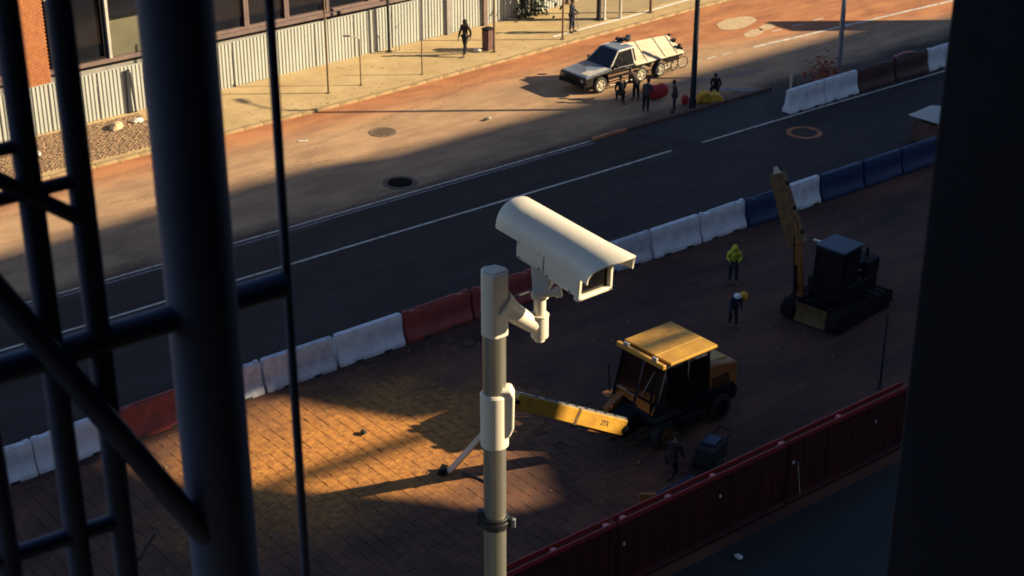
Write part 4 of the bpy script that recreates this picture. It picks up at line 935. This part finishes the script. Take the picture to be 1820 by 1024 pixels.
# dipper resting on the ground
b = MB(); g0 = loc_(23.72, 32.45, .06); g1_ = loc_(23.98, 29.95, 3.3)
beam(b, g0, g1_, .13, .15, .12, .13); b.build('dipper', M['cream2'], bh, bevel=.01)
b = MB(); b.box(g0 + Vector((.12, -.12, .02)), (.36, .22, .16), (0, .3, .5)); b.build('dipper_foot', M['dsteel'], bh, bevel=.03)
b = MB(); b.tube([loc_(24.0, 32.2, .03), loc_(24.2, 31.6, .03), loc_(24.3, 31.0, .03), loc_(24.25, 30.6, .03)], .03, 6); tag(b.build('shadow_line', M['black'], None, loc=(30.9, 30.65, 0), rot=(0, 0, R(180))), 'black line on the sunny paving drawn as the shadow of the dipper', 'hose')  # dark tube standing in for the shadow beside the dipper foot

# ---------------------------------------------------------------- tracked mini excavator
ex_ = thing('tracked_excavator', 'dark tracked excavator with its brown arm raised above the blue barriers', 'excavator', (40.15, 32.55, 0), R(188))
def track(y):
    b = MB(); n = 40; L2, r = 1.40, .33; path = []
    for i in range(n):
        a = 2 * math.pi * i / n; x = r * math.cos(a) + (L2 if math.cos(a) > 0 else -L2); path.append((x, r + r * math.sin(a)))
    rings = [[(p[0] * (1 if q else 1), yy, p[1]) for p in path] for yy, q in ((-.22, 0), (.22, 1))]
    b.loft(rings, smooth=False); t = b.build('track', M['track'], ex_, bevel=.02, loc=(0, y, 0))
    sh = MB(); sh.box((0, 0, 0), (.09, .48, .035)); me = sh.mesh('track_shoe', M['track'])
    for i in range(24):
        u = i / 24 * (4 * L2 + 2 * math.pi * r)
        if u < 2 * L2: p = (-L2 + u, 2 * r, 0)
        elif u < 2 * L2 + math.pi * r: a = (u - 2 * L2) / r; p = (L2 + r * math.sin(a), r + r * math.cos(a), a)
        elif u < 4 * L2 + math.pi * r: p = (L2 - (u - 2 * L2 - math.pi * r), 0.015, 0)
        else: a = (u - 4 * L2 - math.pi * r) / r; p = (-L2 - r * math.sin(a), r - r * math.cos(a), a)
        o = bpy.data.objects.new('track_shoe', me); C.objects.link(o); o.parent = t; o.location = (p[0], 0, p[1]); o.rotation_euler = (0, p[2], 0)
    for x, zr, rq in ((-1.4, r, .2), (1.4, r, .2), (-.8, .16, .11), (-.27, .16, .11), (.27, .16, .11), (.8, .16, .11)): b = MB(); b.cyl((x, -.235, zr), (x, .235, zr), rq, n=18); b.build('roller', M['dsteel'], t)
track(.88); track(-.88)
b = MB(); b.box((0, 0, .45), (2.2, 1.3, .3)); b.cyl((0, 0, .6), (0, 0, .78), .55, n=28); b.build('undercarriage', M['dsteel'], ex_, bevel=.03)
b = MB(); rings = []
for y in (-.62, .62): rings.append([(1.55 + .20 * math.cos(a) * -1 + .16, y, .42 + .40 * math.sin(a)) for a in [(-1.1 + 2.0 * i / 8) for i in range(9)]] + [(1.55 + .20 * math.cos(a) * -1 + .20, y, .42 + .40 * math.sin(a)) for a in [(-1.1 + 2.0 * (8 - i) / 8) for i in range(9)]])
b.loft(rings, smooth=False); b.build('blade', M['brown_steel'], ex_, bevel=.01)
b = MB(); b.box((1.3, 0, .4), (.5, .2, .12)); b.build('blade_arm', M['dsteel'], ex_)
# upper house
b = MB(); b.prism([(.75, -.75), (.95, -.35), (.95, .35), (.75, .75), (-1.0, .85), (-1.25, .5), (-1.25, -.5), (-1.0, -.85)], .78, 1.35, 'xy'); hs_ = b.build('house', M['dsteel'], ex_, bevel=.05, seg=3)
b = MB(); b.box((-.75, 0, 1.6), (.85, 1.6, .62)); b.build('engine_cover', M['dsteel'], ex_, bevel=.07, seg=3)
b = MB(); b.prism([(1.05, 1.30), (.92, 2.56), (-.16, 2.56), (-.20, 1.30)], -.42, .66, 'xz'); b.build('cab', M['dsteel'], ex_, bevel=.03)
b = MB(); b.box((.37, .12, 2.61), (1.18, 1.18, .08)); b.build('cab_roof', M['cabblue'], ex_, bevel=.03)
b = MB(); b.box((.38, .675, 2.0), (.85, .03, .85)); b.build('side_window', M['cabglass'], ex_)
b = MB(); quad(b, [(1.05, -.34, 1.45), (1.05, .58, 1.45), (.95, .58, 2.46), (.95, -.34, 2.46)], .02); b.build('windscreen', M['cabglass'], ex_)
b = MB(); b.box((.62, -.58, 2.62), (.09, .30, .05)); b.build('work_light', M['helmet'], ex_, bevel=.01)
def exl(X, Y, z):
    v = Vector((X - 40.15, Y - 32.55, z)); c, s_ = math.cos(-R(188)), math.sin(-R(188)); return Vector((v.x * c - v.y * s_, v.x * s_ + v.y * c, z))
A_ = exl(38.75, 33.0, .85); B_ = exl(38.55, 33.15, 2.95); T_ = exl(38.42, 34.1, 4.95)
def vbeam(b, p, q, w0, h0, w1, h1):
    d = (q - p).normalized(); s_ = d.cross(Vector((1, .3, 0))).normalized(); u = s_.cross(d)
    rg = lambda o, ww, hh: [tuple(o + s_ * x * ww / 2 + u * z * hh / 2) for x, z in ((-1, -1), (1, -1), (1, 1), (-1, 1))]
    b.loft([rg(p, w0, h0), rg(q, w1, h1)], smooth=False)
b = MB(); vbeam(b, A_, B_, .22, .24, .24, .34); b.build('boom', M['ypaint2'], ex_, bevel=.02)
b = MB(); vbeam(b, B_ + (A_ - B_) * .12, T_, .60, .36, .50, .30); b.build('stick', M['brown_steel'], ex_, bevel=.03)
b = MB(); up_ = (T_ - B_).normalized()
b.cyl(B_ + Vector((.0, .24, -.1)), B_.lerp(T_, .45) + Vector((0, .24, .0)), .05, n=10); b.cyl(B_ + Vector((.1, .10, -.6)), B_.lerp(T_, .30) + Vector((.1, .26, 0)), .03, n=10); b.build('hydraulic_ram', M['ypaint2'], ex_)
b = MB(); b.tube([B_ + Vector((-.1, -.22, -.2)), B_.lerp(T_, .3) + Vector((-.12, -.26, .05)), B_.lerp(T_, .62) + Vector((0, -.24, 0)), B_.lerp(T_, .85) + Vector((0, -.2, 0))], .03, 6); b.build('hydraulic_line', M['black'], ex_)
for t_ in (.12, .5, .88): b = MB(); q_ = B_.lerp(T_, t_); b.cyl(q_ + Vector((0, -.32, 0)), q_ + Vector((0, .32, 0)), .07, n=12); b.build('pivot_pin', M['dsteel'], ex_)
b = MB(); b.cyl(A_ + Vector((.3, -.02, .1)), A_.lerp(B_, .55) + Vector((.18, 0, 0)), .06, n=12); b.build('boom_ram', M['dsteel'], ex_)
for z_ in (1.45, 1.75, 2.05): b = MB(); b.tube([(-.1, .70, z_), (-.1, .75, z_), (.06, .75, z_), (.06, .70, z_)], .009, 6); b.build('grab_rail', M['steel'], ex_)
b = MB(); b.cyl((-.9, .45, 1.9), (-.9, .45, 2.2), .05, n=12); b.build('exhaust', M['dsteel'], ex_)
b = MB(); vbeam(b, T_ - up_ * .25, T_ + up_ * .22, .40, .10, .10, .05); b.build('tip_plate', M['palepost'], ex_)
b = MB(); 
for i in range(22): u = random.random(); p = B_.lerp(T_, .1 + .85 * u); b.ell(p + Vector((random.uniform(-.1, .1), random.choice((-.22, .22)), random.uniform(-.06, .06))), (.05, .07, .06), 6, 4)
b.build('mud_clods', M['brown_steel'], ex_)['kind'] = 'stuff'
b = MB(); b.tube([A_ + Vector((.15, 0, .2)), A_.lerp(B_, .5) + Vector((.28, 0, 0)), B_ + Vector((.2, 0, .1))], .025, 6); b.build('hose', M['black'], ex_)

# ---------------------------------------------------------------- posts, lamps and street furniture on the far pavement
def post(name, label, cat, x, y, h, r, m, z=pz, r1=None, grp=None):
    t = thing(name, label, cat, (x, y, z), 0, grp)
    b = MB(); b.cyl((0, 0, 0), (0, 0, h), r, r1 or r * .85, n=16); b.build('shaft', M[m], t)
    b = MB(); b.cyl((0, 0, 0), (0, 0, .03), r * 2.2, n=12); b.build('base_plate', M[m], t)
    return t
gp = 'thin posts on the far pavement'
t = post('sign_post', 'tall thin brown post, leftmost on the far pavement', 'post', 38.95, 62.1, 6.2, .05, 'brownpost', grp=gp)
t = post('tap_stand', 'short thin post with a bent arm at its top, beside the leftmost tall post', 'post', 40.75, 62.1, 2.25, .035, 'brownpost', grp=gp)
b = MB(); b.tube([(0, 0, 2.22), (-.12, .06, 2.34), (-.55, .36, 2.42)], .03, 8); b.box((-.48, .32, 2.40), (.34, .12, .08), (0, 0, R(-37))); b.build('arm', M['palepost'], t)
post('marker_post', 'short bare post close to the kerb left of the walker in black', 'post', 43.9, 61.6, 1.7, .035, 'brownpost', grp=gp)
t = post('lamp_post', 'dark post standing against the fence with a hoop at its foot', 'post', 44.75, 65.55, 6.5, .075, 'darkpost')
b = MB(); b.tube([(.25, -.15, 0), (.25, -.15, 1.1), (.36, -.15, 1.25), (.48, -.15, 1.1), (.48, -.15, 0)], .02, 8); tag(b.build('wire_hoop', M['greypost'], None, loc=(44.75, 65.5, pz)), 'grey wire hoop stand by the fence right of the dark post', 'hoop')
post('sign_post', 'tall brown post beside the litter bin', 'post', 48.75, 62.25, 6.2, .06, 'brownpost', grp=gp)
post('sign_post', 'tall brown post left of the walker with a stick', 'post', 52.75, 61.75, 6.2, .055, 'brownpost', grp=gp)
t = thing('litter_bin', 'dark brown litter bin between the tall post and the walker in black', 'bin', (48.75, 62.75, pz), R(10))
b = MB(); b.box((0, 0, .52), (.42, .42, 1.0), (0, 0, 0), 1.05); b.build('body', M['brown_kerb'], t, bevel=.03)
b = MB(); b.box((0, 0, 1.07), (.48, .48, .08)); b.build('lid', M['dsteel'], t, bevel=.02)
post('square_post', 'broad dark post at the edge of the paved plot', 'post', 56.45, 63.2, 5, .13, 'darkpost')
post('square_post', 'white post touching the broad dark post', 'post', 56.75, 63.1, 5, .055, 'litter')
post('sign_post', 'pale post between the white post and the dark brown post', 'post', 57.5, 62.7, 5, .08, 'palepost', grp=gp)
post('sign_post', 'dark brown post nearest the black lamp post, across the road', 'post', 59.5, 62.5, 5, .085, 'brownpost', grp=gp)
post('gate_post', 'brown gate post at the end of the corrugated fence', 'post', 57.2, 66.6, 2.6, .12, 'brownpost')
post('gate_post', 'pale gate post just past the end of the corrugated fence', 'post', 57.9, 66.9, 2.6, .1, 'palepost')
def shrub(label, loc, n, s, m, name='bush', cat='bush'):
    t = thing(name, label, cat, loc); b = MB()
    for i in range(n):
        p = Vector((random.gauss(0, .3), random.gauss(0, .25), abs(random.gauss(.4, .3)))) * s; a, c = random.uniform(0, 6), random.uniform(-1, 1); d = Vector((math.cos(a), math.sin(a), c)) * .09 * s; e = Vector((-math.sin(a), math.cos(a), .4)) * .045 * s
        b.add([p - d, p + e, p + d, p - e], [(0, 1, 2, 3)])
    b.build('foliage', M[m], t); b = MB()
    for i in range(5): b.tube([(0, 0, 0), (random.uniform(-.2, .2) * s, random.uniform(-.2, .2) * s, .4 * s), (random.uniform(-.4, .4) * s, random.uniform(-.3, .3) * s, .8 * s)], [.02, .015, .008], 5)
    b.build('stem', M['brownpost'], t); return t
M['darkleaf'] = mat('dark_leaf', (.02, .03, .02), None, 4, .8)
shrub('dark shrub hanging against the fence near the leaning figure', (54.3, 65.9, pz), 260, 1.7, 'darkleaf')
shrub('rust coloured dry plant behind the white road barriers', (57.2, 48.3, .012), 380, 1.5, 'leaf', 'dry_plant', 'plant')
b = MB()
for i in range(9): b.ell((i * .17 + random.uniform(-.05, .05), random.uniform(-.05, .05), random.uniform(0, .08)), (.12, .08, .06), 8, 5)
tag(b.build('scraps', M['pink'], None, loc=(60.9, 47.35, 1.12)), 'pink scraps lying on top of the dark brown barrier', 'scraps')
b = MB(); b.cyl((0, 0, 0), (0, 0, 1.25), .06, n=12); tag(b.build('short_post', M['palepost'], None, loc=(54.9, 48.3, .012)), 'short pale post behind the end of the white road barrier', 'post')

# big lamp posts on the road
t = thing('lamp_post', 'thick black lamp post in the middle of the road by the yellow heap', 'lamp post', (50.74, 50.35, .012))
b = MB(); b.cyl((0, 0, 0), (0, 0, 8.2), .135, .10, n=24); b.build('shaft', M['darkpost'], t)
b = MB(); b.cyl((0, 0, 0), (0, 0, .5), .17, n=20); b.build('base', M['darkpost'], t, bevel=.02)
b = MB(); b.tube([(0, 0, 8.1), (0, .4, 8.5), (0, 1.4, 8.7)], .05, 10); b.box((0, 1.7, 8.7), (.25, .7, .12)); b.build('lamp_arm', M['darkpost'], t)
t = thing('steel_post', 'thick grey metal post behind the white road barriers', 'post', (59.3, 49.3, .012))
b = MB(); b.cyl((0, 0, 0), (0, 0, 5.4), .135, .10, n=24); b.build('shaft', M['greypost'], t)
b = MB(); b.cyl((0, 0, 5.4), (0, 0, 5.46), .11, n=24); b.build('shaft_cap', M['greypost'], t)
b = MB(); b.cyl((0, 0, 0), (0, 0, .04), .26, n=20); b.build('base_plate', M['greypost'], t)

t = thing('shadow_pillar', 'unseen dark pillar past the dark wall edge, added to cast the wedge shadow', 'pillar', (74.3, 48.4, .012), 0)  # out of view; added for its wedge-shaped shadow on the road
b = MB(); b.box((0, 0, 3.15), (.45, 1.95, 6.0)); b.build('panel', M['dsteel'], t, bevel=.04)  # body of the added shadow pillar, out of view
b = MB(); b.box((0, 0, .1), (.8, 2.2, .2)); b.build('shadow_pillar_plinth', M['concrete'], t, bevel=.03)
# covers in the road
def cover(name, label, x, y, r, mring, mtop, z=.012, bars=True):
    t = thing(name, label, 'manhole cover', (x, y, z)); n = 36
    b = MB(); b.loft([[(rr_ * math.cos(2 * math.pi * i / n), rr_ * math.sin(2 * math.pi * i / n), zz_) for i in range(n)] for rr_, zz_ in ((r, .0), (r * .97, .02), (r * .74, .02), (r * .72, .0))], cap=False, smooth=False); b.build('ring', M[mring], t)
    b = MB(); b.cyl((0, 0, 0), (0, 0, .014), r * .70, n=n)
    if bars:
        for i in range(-3, 4): b.box((i * r * .18, 0, .018), (r * .06, 2 * math.sqrt(max(.01, (r * .66) ** 2 - (i * r * .18) ** 2)), .014))
    b.build('lid', M[mtop], t)
M['ring_dark'] = mat('ring_stain', (.13, .10, .09), (.07, .06, .055), 5, .8, world=True)
M['grate_tan'] = mat('dusty_iron', (.20, .13, .08), (.09, .06, .04), 7, .8, world=True)
M['brown_lid'] = mat('brown_cover', (.07, .035, .025), (.03, .018, .015), 4, .8, world=True)
cover('manhole_cover', 'black manhole cover in the shaded lane beside the white line', 35.3, 51.25, .72, 'ring_dark', 'iron')
cover('manhole_cover', 'dusty worn manhole cover in the sunny lane', 38.1, 56.5, .62, 'grate_tan', 'grate_tan')
cover('manhole_cover', 'rusty orange ringed manhole cover near the far blue barriers', 52.3, 45.05, .78, 'rust', 'brown_lid')
# white canopy by the blue barriers
t = thing('canopy_stall', 'small stall with a pale pitched top behind the blue barriers at the dark wall', 'stall', (55.75, 40.95, .012), R(4)); t.scale = (.82, .82, .96)
b = MB(); b.add([(-.95, -1.0, 1.22), (1.2, -1.0, 1.22), (1.2, 1.0, 1.22), (-.95, .95, 1.22), (-.1, -.02, 1.55), (.5, 0, 1.55)], [(0, 1, 5, 4), (1, 2, 5), (2, 3, 4, 5), (3, 0, 4), (0, 3, 2, 1)]); b.build('canopy', M['cloth_white'], t)
b = MB()
for x, y in ((-.8, -.85), (1.05, -.85), (1.05, .85), (-.8, .8)): b.cyl((x, y, 0), (x, y, 1.23), .03, n=8)
b.build('frame', M['brownpost'], t)
b = MB(); b.box((.1, 0, .5), (1.6, 1.5, .95)); b.build('counter', M['brown_kerb'], t, bevel=.03)
# litter and small things
def rag(name, label, cat, x, y, s, m, z):
    b = MB(); b.ell((0, 0, s * .25), (s * .6, s * .35, s * .28), 10, 6); b.ell((s * .3, s * .1, s * .2), (s * .35, s * .3, s * .2), 8, 5); b.ell((-s * .25, -.04, s * .3), (s * .22, s * .2, s * .25), 8, 5)
    tag(b.build(name, M[m], None, loc=(x, y, z), rot=(0, 0, random.uniform(0, 3))), label, cat)
rag('plastic_bag', 'white plastic bag below the dark timber props at the fence', 'bag', 30.25, 63.95, .42, 'litter', pz)
rag('plastic_bag', 'white bag lying on the cobbles seen between the two thin bars', 'bag', 25.1, 62.9, .42, 'litter', pz)
rag('plastic_bag', 'white bag on the pavement between the walker in black and the litter bin', 'bag', 48.1, 62.75, .36, 'litter', pz)
rag('rubble', 'dark scrap lying in the sunny lane left of the truck shadow', 'scrap', 42.5, 54.9, .22, 'soot', .012)
rag('rubble', 'pale scrap beside the dark scrap in the sunny lane', 'scrap', 42.75, 55.0, .14, 'litter', .012)
b = MB(); b.box((0, 0, .02), (.42, .10, .03)); tag(b.build('slat', M['litter'], None, loc=(34.8, 57.7, .012), rot=(0, 0, R(-30))), 'short pale slat lying in the road near the thin dark rod', 'slat')
rag('stone', 'dark stone on the sunny paving', 'stone', 23.05, 35.75, .22, 'soot', .025)
rag('paper', 'pale scrap of paper on the blue pavement below the red hoarding', 'paper', 27.1, 24.4, .22, 'litter', 0)
rag('paper', 'tiny white scrap on the road behind the lower dark rail', 'paper', 18.0, 44.5, .12, 'litter', .012)
rag('sand_trail', 'strip of spilled sand beside the white bag at the fence', 'sand', 29.2, 63.9, .8, 'pale_patch', pz - .14)
t = thing('welding_set', 'dark generator with a blue tank standing beside the kneeling figure at the red hoarding', 'generator', (29.75, 28.1, 0), R(20))
b = MB(); b.box((0, 0, .5), (1.0, .6, .6)); b.build('body', M['cloth_black'], t, bevel=.06)
b = MB(); b.box((0, 0, .85), (.5, .4, .12)); b.build('tank', M['cabblue'], t, bevel=.04)
for s_ in (-1, 1): wheel(t, -.3, s_ * .36, .2, .1, .1, 'dsteel')
b = MB(); b.tube([(.5, -.2, .6), (.9, -.2, .8), (.9, .2, .8), (.5, .2, .6)], .02, 6); b.build('handle', M['dsteel'], t)
b = MB(); b.box((0, 0, .36), (.10, .45, .72)); tag(b.build('yellow_board', M['ypaint2'], None, bevel=.01, loc=(26.6, 27.35, 0), rot=(0, 0, R(50))), 'upright ochre board behind the red hoarding', 'board')
b = MB(); b.box((.0, 0, .3), (1.5, .5, .6)); tag(b.build('blue_crate', M['cloth_navy'], None, bevel=.03, loc=(27.6, 27.2, 0), rot=(0, 0, R(4))), 'dark blue crate right of the ochre board behind the hoarding', 'crate')
post('marker_post', 'thin dark post standing behind the right end of the red hoarding', 'post', 37.1, 28.1, 2.6, .04, 'darkpost', z=0)
